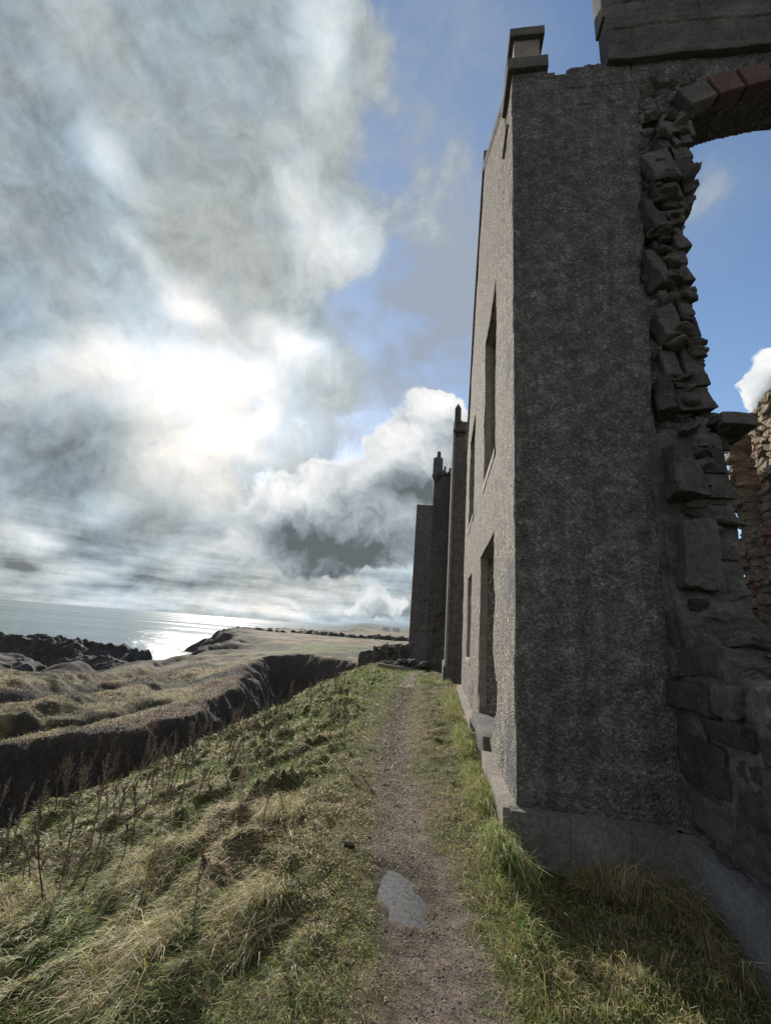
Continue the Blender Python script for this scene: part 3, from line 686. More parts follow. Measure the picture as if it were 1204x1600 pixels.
us = cuts(0, 7.6, .018, [b for b in (.012,)]); us = np.concatenate([steps(.003, 2.5, .017), steps(2.5, 7.6, .06)[1:]])
vs = steps(-.6, 9.66, .019)
def b_jit(X, Z, w):
    x = X + XA
    r = .05 * ss(x, 2.45, 2.65) * ss(Z, 8.5, 8.3)
    return r * fbm(Z * 4 + w * 2.5, w * 3 + 0 * Z, 3, 65), r * .6 * fbm(Z * 5, w * 4 + x, 3, 66)
def b_disp2(X, Z):                                   # keep the sharp outer corner straight
    return b_disp(X, Z) * ss(X, -.001, .06)
part('end_wall', relief('end_wall', us, vs, b_in, b_disp2, (XA, YB, 0), (1, 0, 0), (0, -1, 0), .58, M_harl_shade, b_jit, layers=5), house,
     'shade-darkened end wall facing the viewer with its right edge broken away')

# squared and broken stones still sticking out of the scar
def block(name, c8, mat, seed, jit=.012, bev=.018, cut=4):
    """a weathered stone from its eight corners (bottom four, top four)"""
    import bmesh
    from mathutils import noise as mn
    q = random.Random(seed); bm = bmesh.new()
    vs = [bm.verts.new(Vector(p) + Vector([q.uniform(-1, 1) * jit * 1.6 for _ in range(3)])) for p in c8]
    for f in ((0, 3, 2, 1), (4, 5, 6, 7), (0, 1, 5, 4), (1, 2, 6, 5), (2, 3, 7, 6), (3, 0, 4, 7)): bm.faces.new([vs[i] for i in f])
    bmesh.ops.recalc_face_normals(bm, faces=bm.faces)
    bmesh.ops.bevel(bm, geom=bm.edges[:], offset=bev, segments=2, affect='EDGES', profile=.6)
    big = [e for e in bm.edges if e.calc_length() > .07]
    bmesh.ops.subdivide_edges(bm, edges=big, cuts=cut, use_grid_fill=True)
    big = [e for e in bm.edges if e.calc_length() > .05]
    bmesh.ops.subdivide_edges(bm, edges=big, cuts=1, use_grid_fill=True)
    ph = Vector((q.uniform(0, 50), q.uniform(0, 50), q.uniform(0, 50)))
    for v in bm.verts:
        v.co += mn.noise_vector(v.co * 4.5 + ph) * jit + mn.noise_vector(v.co * 14 + ph) * jit * .55 + mn.noise_vector(v.co * 35 + ph) * jit * .22
    me = bpy.data.meshes.new(name); bm.to_mesh(me); bm.free(); me.materials.append(mat)
    me.polygons.foreach_set('use_smooth', np.ones(len(me.polygons), bool)); me.set_sharp_from_angle(angle=R(38)); return me
M_sts = [mat_stone('scar_stone_a', (.05, .048, .045), (.10, .096, .09), (.17, .163, .154), .9, bumpd=.04), mat_stone('scar_stone_b', (.07, .067, .063), (.13, .125, .118), (.20, .192, .182), 1.1, bumpd=.035),
         mat_stone('scar_stone_c', (.04, .038, .036), (.08, .076, .071), (.15, .143, .135), 1.3, bumpd=.045)]
def rot_xz(p, c, a):
    return (c[0] + (p[0] - c[0]) * math.cos(a) - (p[2] - c[1]) * math.sin(a), p[1], c[1] + (p[0] - c[0]) * math.sin(a) + (p[2] - c[1]) * math.cos(a))
def scar_block(x0, x1, z0, z1, pb, pt, seed, tilt=0.0, mat=None, jit=.014, fade=1.0):
    yb_, yt = YB - pb, YB - pt; yk = YB + .12; c = ((x0 + x1) / 2, (z0 + z1) / 2)
    c8 = [(x0, yb_, z0), (x1, yb_ + pb * (1 - fade), z0), (x1, yk, z0), (x0, yk, z0), (x0 + .02, yt, z1), (x1 - .02, yt + pt * (1 - fade), z1), (x1 - .02, yk, z1), (x0 + .02, yk, z1)]
    c8 = [rot_xz(p, c, tilt) for p in c8]
    part('masonry_block', block('masonry_block', c8, mat or M_sts[seed % 3], seed, jit), house)
for i, (z0, z1, p, xs, tl) in enumerate(COURSE):
    big = p >= .2; e0 = float(b_edge((z0 + z1) / 2)) - .02
    if z0 > 8.3: continue
    if big:
        p *= rc.uniform(.30, .62) if z0 > 3.7 else .72
        cut_ = (rc.uniform(.32, .62) if z0 > 3.7 else rc.uniform(.42, .6)) if z0 > 2.1 else 2
        xm = xs + (e0 - xs) * cut_
        x1 = min(xm, e0)
        scar_block(xs, x1, z0, z1, p, p * rc.uniform(.45, .8), 600 + i, tl * .55, fade=.8, jit=.030)
        if x1 < e0 - .08:
            zs = (z0 + z1) / 2 + rc.uniform(-.06, .06)
            scar_block(x1 + .02, e0, z0 + tl * .18, zs + tl * .18, p * .35, p * .25, 640 + i, tl * .4); scar_block(x1 + .02, e0 - .03, zs + .015 + tl * .18, z1 + tl * .18, p * .3, p * .15, 660 + i, tl * .4)
    else:
        x = xs - .06
        while x < e0 - .08:
            w_ = rc.uniform(.10, .24); x1 = min(x + w_, e0)
            scar_block(x, x1 - .015, z0 - .01 + tl * (x - 2.45), z1 + .01 + tl * (x - 2.45), rc.uniform(.0, .10), rc.uniform(-.02, .06), int(700 + i * 10 + x * 13), tl * .5, jit=.012); x = x1
scar_block(2.70, 3.02, 3.84, 4.02, .16, .13, 801, -.06, M_ash); scar_block(2.78, 2.98, 7.95, 8.28, .03, .03, 802, 0, M_ash)
for i in range(76):
    z = rc.uniform(2.0, 8.6) if i < 60 else rc.uniform(1.25, 4.0); xl = float(np.interp(z, [1.2, 4, 9], [2.25, 2.3, 2.5])); x = rc.uniform(xl, float(b_edge(z)) - .10); s = rc.uniform(.045, .10) if i < 60 else rc.uniform(.08, .14)
    me = rock_me('scar_stone', 300 + i, M_sts[i % 3], 3, .2, .75)
    me.transform(Matrix.Translation((x, YB - rc.uniform(.0, .08) - (.05 if i >= 60 else 0), z)) @ Euler((rc.uniform(-.4, .4), rc.uniform(-.5, .5), rc.uniform(-1, 1))).to_matrix().to_4x4() @ Matrix.Diagonal((s * 1.5, s * 1.1, s * .85, 1)))
    part('scar_stone', me, house)

# arch stones over the big opening
def arch_stone(a0, a1, mat, label, proud=.045, thick=.34):
    import bmesh
    cx_, cz_ = ARC_C; vv = []; n = 5
    for yy in (YB - proud, YB + .16):
        for rr in (ARC_R - .004, ARC_R + thick):
            for i in range(n + 1):
                a = a0 + (a1 - a0) * i / n; vv.append((cx_ + rr * math.sin(a), yy, cz_ + rr * math.cos(a)))
    m = n + 1; F = []
    for i in range(n):
        F += [(i, i + 1, m + i + 1, m + i), (2 * m + i, 3 * m + i, 3 * m + i + 1, 2 * m + i + 1), (i, 2 * m + i, 2 * m + i + 1, i + 1), (m + i, m + i + 1, 3 * m + i + 1, 3 * m + i)]
    F += [(0, m, 3 * m, 2 * m), (n, 2 * m + n, 3 * m + n, m + n)]
    me = bpy.data.meshes.new('arch_stone'); me.from_pydata(vv, [], F)
    bm = bmesh.new(); bm.from_mesh(me); bmesh.ops.recalc_face_normals(bm, faces=bm.faces)
    bmesh.ops.bevel(bm, geom=[e for e in bm.edges if e.calc_face_angle(0) > .7], offset=.012, segments=2, affect='EDGES')
    bm.to_mesh(me); bm.free(); me.materials.append(mat); part('arch_stone', me, house, label)
a = [-.475, -.365, -.265, -.160, -.05, .06, .17, .28, .39]
for i, (p, q) in enumerate(zip(a[:-1], a[1:])):
    arch_stone(p + .004, q - .004, M_red if i in (1, 2) else M_ash, 'red sandstone arch stone' if i in (1, 2) else None)

# chimney stack above the opening
def st_in(X, Z): return Z < 3.9
def st_disp(X, Z):
    w = .012 * fbm(X * 3, Z * 3, 3, 91)
    r = .02 * fbm(X * 1.4, Z * 1.4, 4, 92) + .008 * ridged(X * 9, Z * 9, 2, 93)
    g = 0 * X
    for zz in (.02, .62, 1.18, 1.8, 2.4, 3.1): g = np.minimum(g, -.03 * np.exp(-((Z - zz + w - .03 * np.sin(X * 2)) / .018) ** 2))
    for xx, a0, b0 in ((.34, .02, .62), (.55, .62, 1.18), (1.7, .02, .62), (1.25, .62, 1.2), (2.6, .6, 1.2)): g = np.minimum(g, -.03 * np.exp(-((X - xx + w) / .016) ** 2) * (Z > a0) * (Z < b0))
    return r + g
part('chimney_stack', relief('chimney_stack', steps(0, 3.6, .03), steps(0, 4.0, .03), st_in, st_disp, (2.04, YB - .02, 9.575), (1, 0, 0), (0, -1, 0), .26, M_stone), house,
     'heavy stone stack rising over the arched opening')
part('string_course', box_me('string_course', (2.0, YB - .085, 9.46), (6.2, YB + .3, 9.585), M_stone, .02, .02, 11, cutn=40), house)
part('stack_cornice', box_me('stack_cornice', (2.00, YB - .03, 10.50), (2.045, YB + .25, 11.6), M_ash, .015, .004, 12), house)
part('stack_cornice', box_me('stack_cornice', (1.86, YB - .20, 13.4), (5.8, YB + .4, 13.62), M_ash, .02, .01, 13), house)

# pinnacle block on the corner
part('corner_slab', box_me('corner_slab', (XA - .07, YB - .07, 9.50), (1.22, YB + .55, 9.73), M_ash, .018, .006, 14), house)
part('pinnacle_shaft', box_me('pinnacle_shaft', (XA + .03, YB + .0, 9.735), (1.12, YB + .42, 10.22), M_trim, .012, .003, 15), house)
part('pinnacle_cap', box_me('pinnacle_cap', (XA - .035, YB - .06, 10.225), (1.185, YB + .48, 10.40), M_ash, .012, .003, 16), house)

# base course (plinth) along both walls, with a splayed top edge
pr = [(0, -.6), (.065, -.6), (.065, .215), (.0, .285), (-.12, .285), (-.12, -.6)]
def plinth(p0, p1, n, seed, lab=None):
    p0 = Vector(p0); p1 = Vector(p1)
    for i in range(n):
        a = p0.lerp(p1, i / n + (.0012 if i else 0)); b = p0.lerp(p1, (i + 1) / n - (.0012 if i < n - 1 else 0))
        part('plinth_stone', prism_me('plinth_stone', pr, a, b, M_plA if abs(p1.x - p0.x) < .1 and p0.x < 1 else M_plB), house)
M_plA = M_trim; M_plB = mat_stone('grey_plinth_stone', (.10, .098, .094), (.155, .151, .145), (.22, .215, .208), 1.4, bumpd=.008)  # greyer, darker stone for the end and cross wall plinths
plinth((XA - .001, FARY, 0), (XA - .001, 8.1, 0), 5, 1)
plinth((XA - .001, 6.0, 0), (XA - .001, YB - .064, 0), 2, 2)
plinth((XA - .064, YB + .001, 0), (2.06, YB + .001, 0), 3, 3)

part('plinth_stone', box_me('plinth_stone', (XA - .063, YB - .063, -.6), (XA + .035, YB + .03, .290), M_plB, .02, .003, 91), house, 'corner stone of the base course')
part('plinth_stone', box_me('plinth_stone', (1.99, YB - .10, -.6), (2.12, YB + .03, .292), M_plB, .02, .006, 92), house, 'base stone in the corner of the two dark walls')
# ---- cross wall running towards the camera on the right, broken down to a stump
XC = 2.06
cdir = Vector((-.035, -1, 0)).normalized()
M_cw = mat_stone('stripped_masonry', (.05, .049, .047), (.105, .10, .096), (.19, .183, .175), .8, bumpd=.02)
def c_top(u): return np.interp(u, [0, .12, .2, .35, .6, .85, 1.2, 1.7, 2.3, 3.2], [4.0, 2.0, 1.98, 1.80, 1.78, 1.56, 1.38, 1.22, 1.12, .95])
def c_in(Uu, Z): return (Z < c_top(Uu) + .05 * fbm(Uu * 4, Uu * 0, 3, 120)) & (Uu > .0)
def c_disp(Uu, Z):
    r = -.045 + .02 * fbm(Uu * 4, Z * 4, 4, 122) + .012 * ridged(Uu * 9, Z * 9, 3, 123)
    return r * ss(Uu, -.001, .05)
def c_jit(Uu, Z, w):
    r = .05 * ss(Z, 1.0, 1.3)
    return r * fbm(Z * 4 + w * 3, Uu * 4 + w * 3, 3, 126), r * fbm(Z * 4 + w * 4, Uu * 5 + w * 4, 3, 127)
part('cross_wall', relief('cross_wall', steps(0, 3.2, .02), steps(-.6, 4.1, .02), c_in, c_disp, (XC, YB - .0, 0), tuple(cdir), (-1, .035, 0), .66, M_cw, c_jit, layers=6), house,
     'broken stump of the cross wall running towards the viewer')
pc0 = Vector((XC - .02, YB - .066, 0)); pc1 = pc0 + cdir * 3.1
for i in range(3):
    part('plinth_stone', prism_me('plinth_stone', [(x + .03, z) for x, z in pr], pc0.lerp(pc1, i / 3), pc0.lerp(pc1, (i + 1) / 3 - .0012), M_plB), house)
z = .0; ri = 0
while z < 2.0:
    hgt_ = float(rc.uniform(.17, .42)); u = -.02; 
    while u < 2.6:
        w_ = float(rc.uniform(.18, .70)); zt = z + hgt_ - .022
        if z + hgt_ * .6 < float(c_top(u + w_ / 2)):
            pr_ = float(rc.uniform(-.035, .06)); a = Vector((XC, YB, 0)) + cdir * (u + .011); b = Vector((XC, YB, 0)) + cdir * (u + w_ - .011); nn = Vector((-1, .035, 0)); dz = float(rc.uniform(-.02, .02))
            c8 = []
            for zz in (z + dz, zt + dz): c8 += [tuple(a + nn * pr_ + Vector((0, 0, zz))), tuple(b + nn * pr_ + Vector((0, 0, zz))), tuple(b - nn * .12 + Vector((0, 0, zz))), tuple(a - nn * .12 + Vector((0, 0, zz)))]
            part('masonry_block', block('masonry_block', c8, M_sts[int(rc.integers(0, 3))], 2000 + ri * 20 + int(u * 7), .024, .026, 4), house)
        u += w_
    z += hgt_; ri += 1
# loose rubble on the stump's broken top
for i in range(24):
    u = rc.uniform(.45, 2.2); s = rc.uniform(.07, .17)
    p = Vector((XC, YB, 0)) + cdir * u + Vector((rc.uniform(.08, .58), 0, float(c_top(u)) - .01))
    me = rock_me('top_stone', 400 + i, M_stone, 3, .2, .7)
    me.transform(Matrix.Translation(p) @ Euler((rc.uniform(-.4, .4), rc.uniform(-.4, .4), rc.uniform(-3, 3))).to_matrix().to_4x4() @ Matrix.Diagonal((s * 1.5, s * 1.1, s * .8, 1)))
    part('top_stone', me, house)

# ================================================================== the rest of the castle, further along the cliff top
def tower(name, label, y, prof, depth, z0, mat, ragged=None, seed=0, ledges=(), res=.08):
    """prof: outline of the face towards the camera: list of (x_left, x_right, z_bottom, z_top)"""
    t = thing(name, label, 'tower', (prof[0][0], y, 0))
    xs = sorted(set([p[0] for p in prof] + [p[1] for p in prof])); zs = sorted(set([p[2] for p in prof] + [p[3] for p in prof]))
    us = cuts(0, xs[-1] - xs[0], res, [x - xs[0] for x in xs]); vs = cuts(zs[0], zs[-1], res, zs)
    def ins(U, Z):
        m = np.zeros(U.shape, bool)
        for a, b, c, d in prof: m |= (U + xs[0] > a) & (U + xs[0] < b) & (Z > c) & (Z < d)
        if ragged: m &= ragged(U + xs[0], Z)
        return m
    def dsp(U, Z):
        r = .015 * fbm(U * 1.2, Z * 1.2, 4, 200 + seed) + .01 * ridged(U * 4, Z * 5, 3, 201 + seed)
        for q in ledges: r = r - .03 * np.exp(-((Z - q) / .05) ** 2)
        bare = ss(fbm(U * .7, Z * .35, 3, 204 + seed), .12, .3); f1, f2, hh = cells(U * 3, Z * 4, 205 + seed)
        return r - bare * (.03 + .05 * hh + .03 * ss(f2 - f1, .15, 0))
    j = (lambda U, Z, w: (.06 * fbm(Z * 3, w * 1 + 0 * Z, 3, 203 + seed) * (1 if ragged else 0) * ss(U, .3, .6), 0 * Z))
    part('tower_wall', relief('tower_wall', us, vs, ins, dsp, (xs[0], y, 0), (1, 0, 0), (0, -1, 0), depth, mat, j), t)
    return t
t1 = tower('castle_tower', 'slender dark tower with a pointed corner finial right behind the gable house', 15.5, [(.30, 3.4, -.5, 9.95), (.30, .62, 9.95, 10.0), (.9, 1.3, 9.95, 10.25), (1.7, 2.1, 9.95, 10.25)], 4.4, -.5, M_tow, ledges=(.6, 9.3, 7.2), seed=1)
part('plinth', box_me('plinth', (.22, 15.40, -.5), (3.45, 19.9, .62), M_stone, .02, .01, 31), t1)
part('quoin_strip', box_me('quoin_strip', (.27, 15.47, .62), (.36, 15.75, 9.9), M_trim, .012, .004, 32), t1)
part('finial', box_me('finial', (.31, 15.5, 9.9), (.56, 15.75, 10.55), M_stone, .01, .004, 33), t1)
def cone_me(name, c, r0, r1, h, mat, n=8):
    import bmesh
    bm = bmesh.new(); bmesh.ops.create_cone(bm, cap_ends=True, segments=n, radius1=r0, radius2=r1, depth=h)
    me = bpy.data.meshes.new(name); bm.to_mesh(me); bm.free(); me.transform(Matrix.Translation((c[0], c[1], c[2] + h / 2)) @ Matrix.Rotation(math.pi / n, 4, 'Z')); me.materials.append(mat); return me
part('finial_point', cone_me('finial_point', (.435, 15.62, 10.55), .16, .02, .24, M_stone, 4), t1)
part('coping', box_me('coping', (.26, 15.42, 9.45), (3.45, 15.9, 9.56), M_stone, .02, .005, 34), t1)

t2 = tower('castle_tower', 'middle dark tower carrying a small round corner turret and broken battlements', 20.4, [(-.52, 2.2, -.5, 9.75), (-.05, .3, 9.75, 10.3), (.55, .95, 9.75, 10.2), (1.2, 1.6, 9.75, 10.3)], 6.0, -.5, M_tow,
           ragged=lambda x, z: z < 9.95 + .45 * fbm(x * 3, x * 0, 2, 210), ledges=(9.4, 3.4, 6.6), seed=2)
part('corner_turret', cone_me('corner_turret', (-.36, 20.55, 9.5), .26, .25, .95, M_tow, 12), t2)
part('turret_corbel', cone_me('turret_corbel', (-.36, 20.55, 9.1), .16, .31, .40, M_stone, 12), t2)
part('turret_pinnacle', cone_me('turret_pinnacle', (-.33, 20.5, 10.40), .11, .09, .42, M_ash, 6), t2)
for i in range(9):
    part('corbel_stone', box_me('corbel_stone', (-.02 + i * .22, 20.28, 9.5), (.10 + i * .22, 20.45, 9.66), M_stone, .01, .01, 40 + i), t2)

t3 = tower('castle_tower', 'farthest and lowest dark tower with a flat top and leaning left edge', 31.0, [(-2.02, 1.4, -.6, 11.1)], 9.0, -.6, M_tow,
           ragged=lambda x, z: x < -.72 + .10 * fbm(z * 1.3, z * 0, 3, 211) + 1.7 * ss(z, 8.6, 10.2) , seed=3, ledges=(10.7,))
part('broken_flank', relief('broken_flank', steps(0, 3.4, .06), steps(-.6, 10.2, .06), lambda U, Z: U > -1,
     lambda U, Z: .16 * ridged(U * 1.6, Z * 1.8, 4, 220), (-.9, 31.9, 0), (1, 0, 0), (0, -1, 0), 4.0, M_stone, None), t3)

# ================================================================== ruined inner wall seen through the gap on the right
rw = thing('rubble_wall', 'sunlit jagged rubble wall with red stones glimpsed through the gap at the right edge', 'ruined wall', (7.5, 11, 0))
def r_in(Y, Z):
    y = 8.0 + Y
    top = np.interp(y, [8, 9.6, 10.2, 10.7, 11.0, 11.12, 11.35, 11.55, 11.8], [9.4, 7.85, 7.65, 7.6, 7.5, 7.25, 7.15, 6.2, 5.0]) + .12 * fbm(y * 3, y * 0, 3, 130)
    edge = 11.45 + np.interp(Z, [-1, 3, 3.4, 4.2, 5.0, 5.6, 6.0, 6.4, 7.0, 7.2], [.3, .0, .05, .0, -.15, .10, .12, -.1, .02, 0]) + .08 * fbm(Z * 2.6, Z * 0, 3, 131)
    return (Z < top) & (y < edge)
def r_disp(Y, Z):
    y = 8.0 + Y
    f1, f2, hh = cells(y * 3.4 + .5 * pn(y * 2, Z * 2, 132), Z * 5.2 + .3 * pn(y * 3, Z * 2, 133), 134)
    r = (hh - .5) * .13 - .08 * ss(f2 - f1, .16, 0) + .03 * fbm(y * 7, Z * 7, 3, 135)
    rec = ss(np.abs(y - 10.83), .20, .12) * ss(Z, 4.6, 5.0) + ss(np.abs(y - 10.95), .25, .15) * ss(Z, 7.0, 6.75) * ss(Z, 5.9, 6.1)
    return r - .34 * np.clip(rec, 0, 1) + .10 * ss(y, 10.98, 11.1)
part('wall_face', relief('wall_face', steps(0, 3.8, .028), steps(-.6, 9.6, .028), r_in, r_disp, (7.5, 8.0, 0), (0, 1, 0), (-1, 0, 0), 1.0, M_rub,
     lambda U, Z, w: (.06 * fbm(Z * 4, w * 4 + 0 * Z, 3, 136), .05 * fbm(Z * 3 + U, w * 4, 3, 137)), layers=5), rw)
iw = thing('inner_wall', 'black shadowed inner wall behind the broken opening', 'ruined wall', (5.5, 12.2, 0))
part('wall_face', relief('wall_face', steps(0, 6.5, .06), steps(-.6, 5.2, .06),
     lambda U, Z: Z < 3.2 + .25 * fbm(U * 1.6, U * 0, 3, 138) - .0 * U,
     lambda U, Z: .08 * ridged(U * 2.5, Z * 3.5, 3, 139), (5.2, 11.9, 0), (1, 0, 0), (0, -1, 0), .7, M_stone, None), iw)

# ================================================================== small walls, rubble, fence at the far end of the path
lw = tag(link('dry_stone_wall', relief('dry_stone_wall', steps(0, 3.3, .04), steps(-.7, 1.3, .04),
     lambda U, Z: Z < np.interp(U, [0, .6, 1.6, 2.4, 3.3], [.05, .35, .60, .75, .95]) + .22 * fbm(U * 2.2, U * 0, 3, 140),
     lambda U, Z: (cells(U * 4, Z * 6, 141)[2] - .5) * .12, (-4.9, 27.6, 0), (1, .12, 0), (0, -1, 0), .55, M_stone, None)),
     'low dark dry stone wall running from the gully to the far tower', 'stone wall')
fence = thing('rail_fence', 'thin weathered post and rail fence beside the low stone wall', 'fence', (-3.4, 26, 0))
k = NT('grey_weathered_wood'); M_wood = k.done(k.ramp(k.noise(14, 6, .7, v=k.map((1, 1, .15))), [(.3, (.07, .06, .05)), (.7, (.19, .17, .15))]), .9)
for px, py in ((-3.75, 26.3), (-3.05, 26.9), (-2.3, 27.2)):
    z = float(gz(px, py)); part('post', box_me('post', (px - .045, py - .045, z - .3), (px + .045, py + .045, z + 1.05), M_wood, .01, .008, 3), fence)
part('rail', prism_me('rail', [(0, 0), (.05, 0), (.05, .08), (0, .08)], (-3.8, 26.2, float(gz(-3.75, 26.3)) + .88), (-2.2, 27.2, float(gz(-2.3, 27.2)) + 1.0), M_wood), fence)
HEAP_G = 'fallen stones heaped below the far towers'
base_rocks = [rock_me('fallen_stone', 500 + i, M_stone, 3, .22, .62) for i in range(6)]
for i in range(44):
    t = rc.uniform(0, 1); x = -2.1 + 1.5 * t + rc.normal(0, .12); y = 21.0 - 1.2 * (x + 2.1) * .3 + rc.normal(0, .35); s = rc.uniform(.12, .34)
    lift = rc.uniform(0, .38) * (1 - abs(t - .6)) if s < .27 else 0
    o = link('fallen_stone', base_rocks[i % 6], None, (x, y, float(gz(x, y)) + s * .2 + lift)); o.scale = (s * 1.3, s, s); o.rotation_euler = (rc.uniform(-.3, .3), rc.uniform(-.3, .3), rc.uniform(0, 6))
    tag(o, 'grey fallen stone in the rubble heap at the foot of the far towers', 'stone', HEAP_G)
o = link('fallen_lintel', box_me('fallen_lintel', (-.9, -.09, -.08), (.9, .09, .08), M_trim, .02, .01, 61), None, (-1.75, 19.8, float(gz(-1.75, 19.8)) + .12)); o.rotation_euler = (0, .08, .25)
tag(o, 'long pale fallen lintel lying in front of the rubble heap', 'stone')
def rock(loc, s, seed, label, mat=M_rock, sc=(1.3, 1, .8)):
    o = link('boulder', rock_me('boulder', seed, mat, 4, .2, .7), None, (loc[0], loc[1], float(gz(loc[0], loc[1])) + s * .12)); o.scale = tuple(s * q for q in sc); o.rotation_euler = (0, 0, seed)
    tag(o, label, 'rock')
rock((-.62, 3.75), .05, 72, 'fist sized dark stone on the far left rim of the puddle')
rock((.42, 3.2), .05, 73, 'small brown stone at the right edge of the path')

# sea rocks and outcrops
def outcrop(loc, rx, ry, hgt, seed, label, rot=0):
    n = 90; u = np.linspace(-1, 1, n); U, V = np.meshgrid(u, u, indexing='ij'); r = np.hypot(U, V) + .22 * fbm(U * 1.7, V * 1.7, 3, seed)
    m = ss(r, 1.0, .35); q = U * rx / 9; w = V * ry / 9
    a = ridged(q * 1.6 + .4 * w, w * 1.2, 5, seed + 1); f1, f2, hh = cells(q * 3 + w, w * 2.5 - q, seed + 2)
    z = hgt * m * (.60 + .30 * a + .14 * hh) - hgt * .3 * (1 - m) - 2.0 * ss(r, .9, 1.2)
    c, s_ = math.cos(rot), math.sin(rot)
    P = np.stack([U * rx * c - V * ry * s_, U * rx * s_ + V * ry * c, z], -1).reshape(-1, 3); I = np.arange(n * n).reshape(n, n)
    me = mesh_np('rock_outcrop', P, np.stack([I[:-1, :-1].ravel(), I[1:, :-1].ravel(), I[1:, 1:].ravel(), I[:-1, 1:].ravel()], 1), M_rock); me.set_sharp_from_angle(angle=R(35))
    o = link('rock_outcrop', me, None, loc); tag(o, label, 'rock outcrop', 'dark rocks along the shore')
OUT = [((-62, 62, -9.4), 18, 9, 6.2, 1, 'broad black rock outcrop against the sea at the left edge', .3), ((-48, 60, -8.6), 13, 8, 5.0, 2, 'second black outcrop from the left with a rounded top', .1),
       ((-44, 55, -8.0), 10, 6, 3.4, 3, 'low jagged black rocks tapering down beside the headland', .2),
       ((-46, 40, -6.2), 9, 7, 2.4, 4, 'dark rocky shelf at the left edge below the black outcrops', .5), 
       ((-75, 175, -8.4), 24, 16, 6.6, 5, 'low dark skerry headland where the glitter meets the far rocks', .1), ((-48, 190, -6.7), 32, 15, 5.6, 6, 'long dark rocky ridge beyond the green field', .0),
       ((-22, 200, -5.4), 20, 12, 4.8, 7, 'dark rocky mound nearest the far tower beyond the green field', .0)]
for q in OUT: outcrop(*q)

# two tiny white cottages far off
for i, (x, y) in enumerate(((-62, 520), (-50, 525))):
    z = float(gz(x, y)); t = thing('cottage', ['tiny white cottage on the far shore, left of the pair', 'tiny white cottage on the far shore, right of the pair'][i], 'cottage', (x, y, z), 'white cottages on the far shore')
    kk = bpy.data.materials.get('cottage_white')
    if not kk: q = NT('cottage_white'); kk = q.done((.75, .75, .72)); q = NT('cottage_slate'); q.done((.5, .5, .5))
    part('wall', box_me('wall', (x - 4, y - 2.5, z - 1), (x + 4, y + 2.5, z + 2.6), kk, .02), t)
    part('roof', prism_me('roof', [(-2.8, 2.55), (2.8, 2.55), (0, 4.6)], (x - 4.2, y, z), (x + 4.2, y, z), bpy.data.materials['cottage_slate']), t)

# ================================================================== grass
def blades(name, x, y, L, Wd, az, elev, droop, colr, seed, lift=0.0):
    r = np.random.default_rng(seed); n = len(x)
    z = gz(x, y) - .006 + lift
    d = np.stack([np.cos(az), np.sin(az), 0 * az], 1); up = np.array([0, 0, 1.0])
    e2 = elev - droop
    p0 = np.stack([x, y, z], 1)
    p1 = p0 + (L * .5)[:, None] * (np.cos(elev)[:, None] * d + np.sin(elev)[:, None] * up)
    p2 = p1 + (L * .5)[:, None] * (np.cos(e2)[:, None] * d + np.sin(e2)[:, None] * up)
    floor = gz(p1[:, 0], p1[:, 1]) + .004; p1[:, 2] = np.maximum(p1[:, 2], floor)
    floor = gz(p2[:, 0], p2[:, 1]) + .004; p2[:, 2] = np.maximum(p2[:, 2], floor)
    a = az + math.pi / 2 + r.normal(0, .6, n); tl = r.normal(0, .5, n)
    s = np.stack([np.cos(a) * np.cos(tl), np.sin(a) * np.cos(tl), np.sin(tl)], 1) * (Wd / 2)[:, None]
    V = np.stack([p0 - s, p0 + s, p1 - s * .8, p1 + s * .8, p2], 1).reshape(-1, 3)
    i = np.arange(n) * 5
    q = np.stack([i, i + 1, i + 3, i + 2], 1); t = np.stack([i + 2, i + 3, i + 4], 1)
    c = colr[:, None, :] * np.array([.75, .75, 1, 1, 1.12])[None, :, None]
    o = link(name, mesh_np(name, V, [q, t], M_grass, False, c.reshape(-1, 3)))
    return o
PAL = np.array([(.56, .47, .29), (.70, .63, .44), (.36, .27, .15), (.38, .36, .12), (.22, .32, .085), (.10, .18, .06), (.12, .08, .05)])
def pick(prob, r):                                   # prob (n,7)
    c = np.cumsum(prob, 1); c /= c[:, -1:]; u = r.uniform(0, 1, len(prob))[:, None]
    return PAL[(u > c).sum(1).clip(0, 6)] * r.uniform(.7, 1.3, len(prob))[:, None]
def free(x, y):
    b = (x > .60) & (y > 4.19) & (y < 14); b |= (x > 1.97 - .035 * (4.2 - y)) & (y > 1.0); b |= (x > .2) & (y > 15.3); b |= (x > -.52) & (y > 20.2); b |= (x > -2.05) & (y > 30.8)
    return ~b & (pud_d(x, y) > 1.15)
r4 = np.random.default_rng(44)
NB = 640000
az = r4.uniform(R(-62), R(58), NB); rad = np.exp(r4.uniform(math.log(.9), math.log(55), NB))
x = rad * np.sin(az); y = rad * np.cos(az)
_, TT_ = terrain(x, y)
pd = TT_['pd']; n1 = fbm(x * .9, y * .9, 4, 101); n5 = fbm(x * 2.6, y * 2.6, 3, 150)
bare = ss(pd + .8 * n5 + .6 * n1, 1.60, .50)
inpath = r4.uniform(0, 1, NB) < bare * .965
keep = free(x, y) & ~inpath & ~(TT_['cl'] > .2)
x, y, rad, pd, n1, n5 = [q[keep] for q in (x, y, rad, pd, n1, n5)]; TK = {k_: v_[keep] for k_, v_ in TT_.items()}; n = len(x)
left = TK['left'] * (TK['w'] < .5); hum = TK['hum']; wall = ss(x, .15, .55) * (y < 15)
far = ss(rad, 6, 30)
shade = ss(x, .6, .9) * (y < 4.25)
L = .034 + .072 * left * (.4 + .6 * hum) + .07 * wall * (1 - shade) + .02 * shade
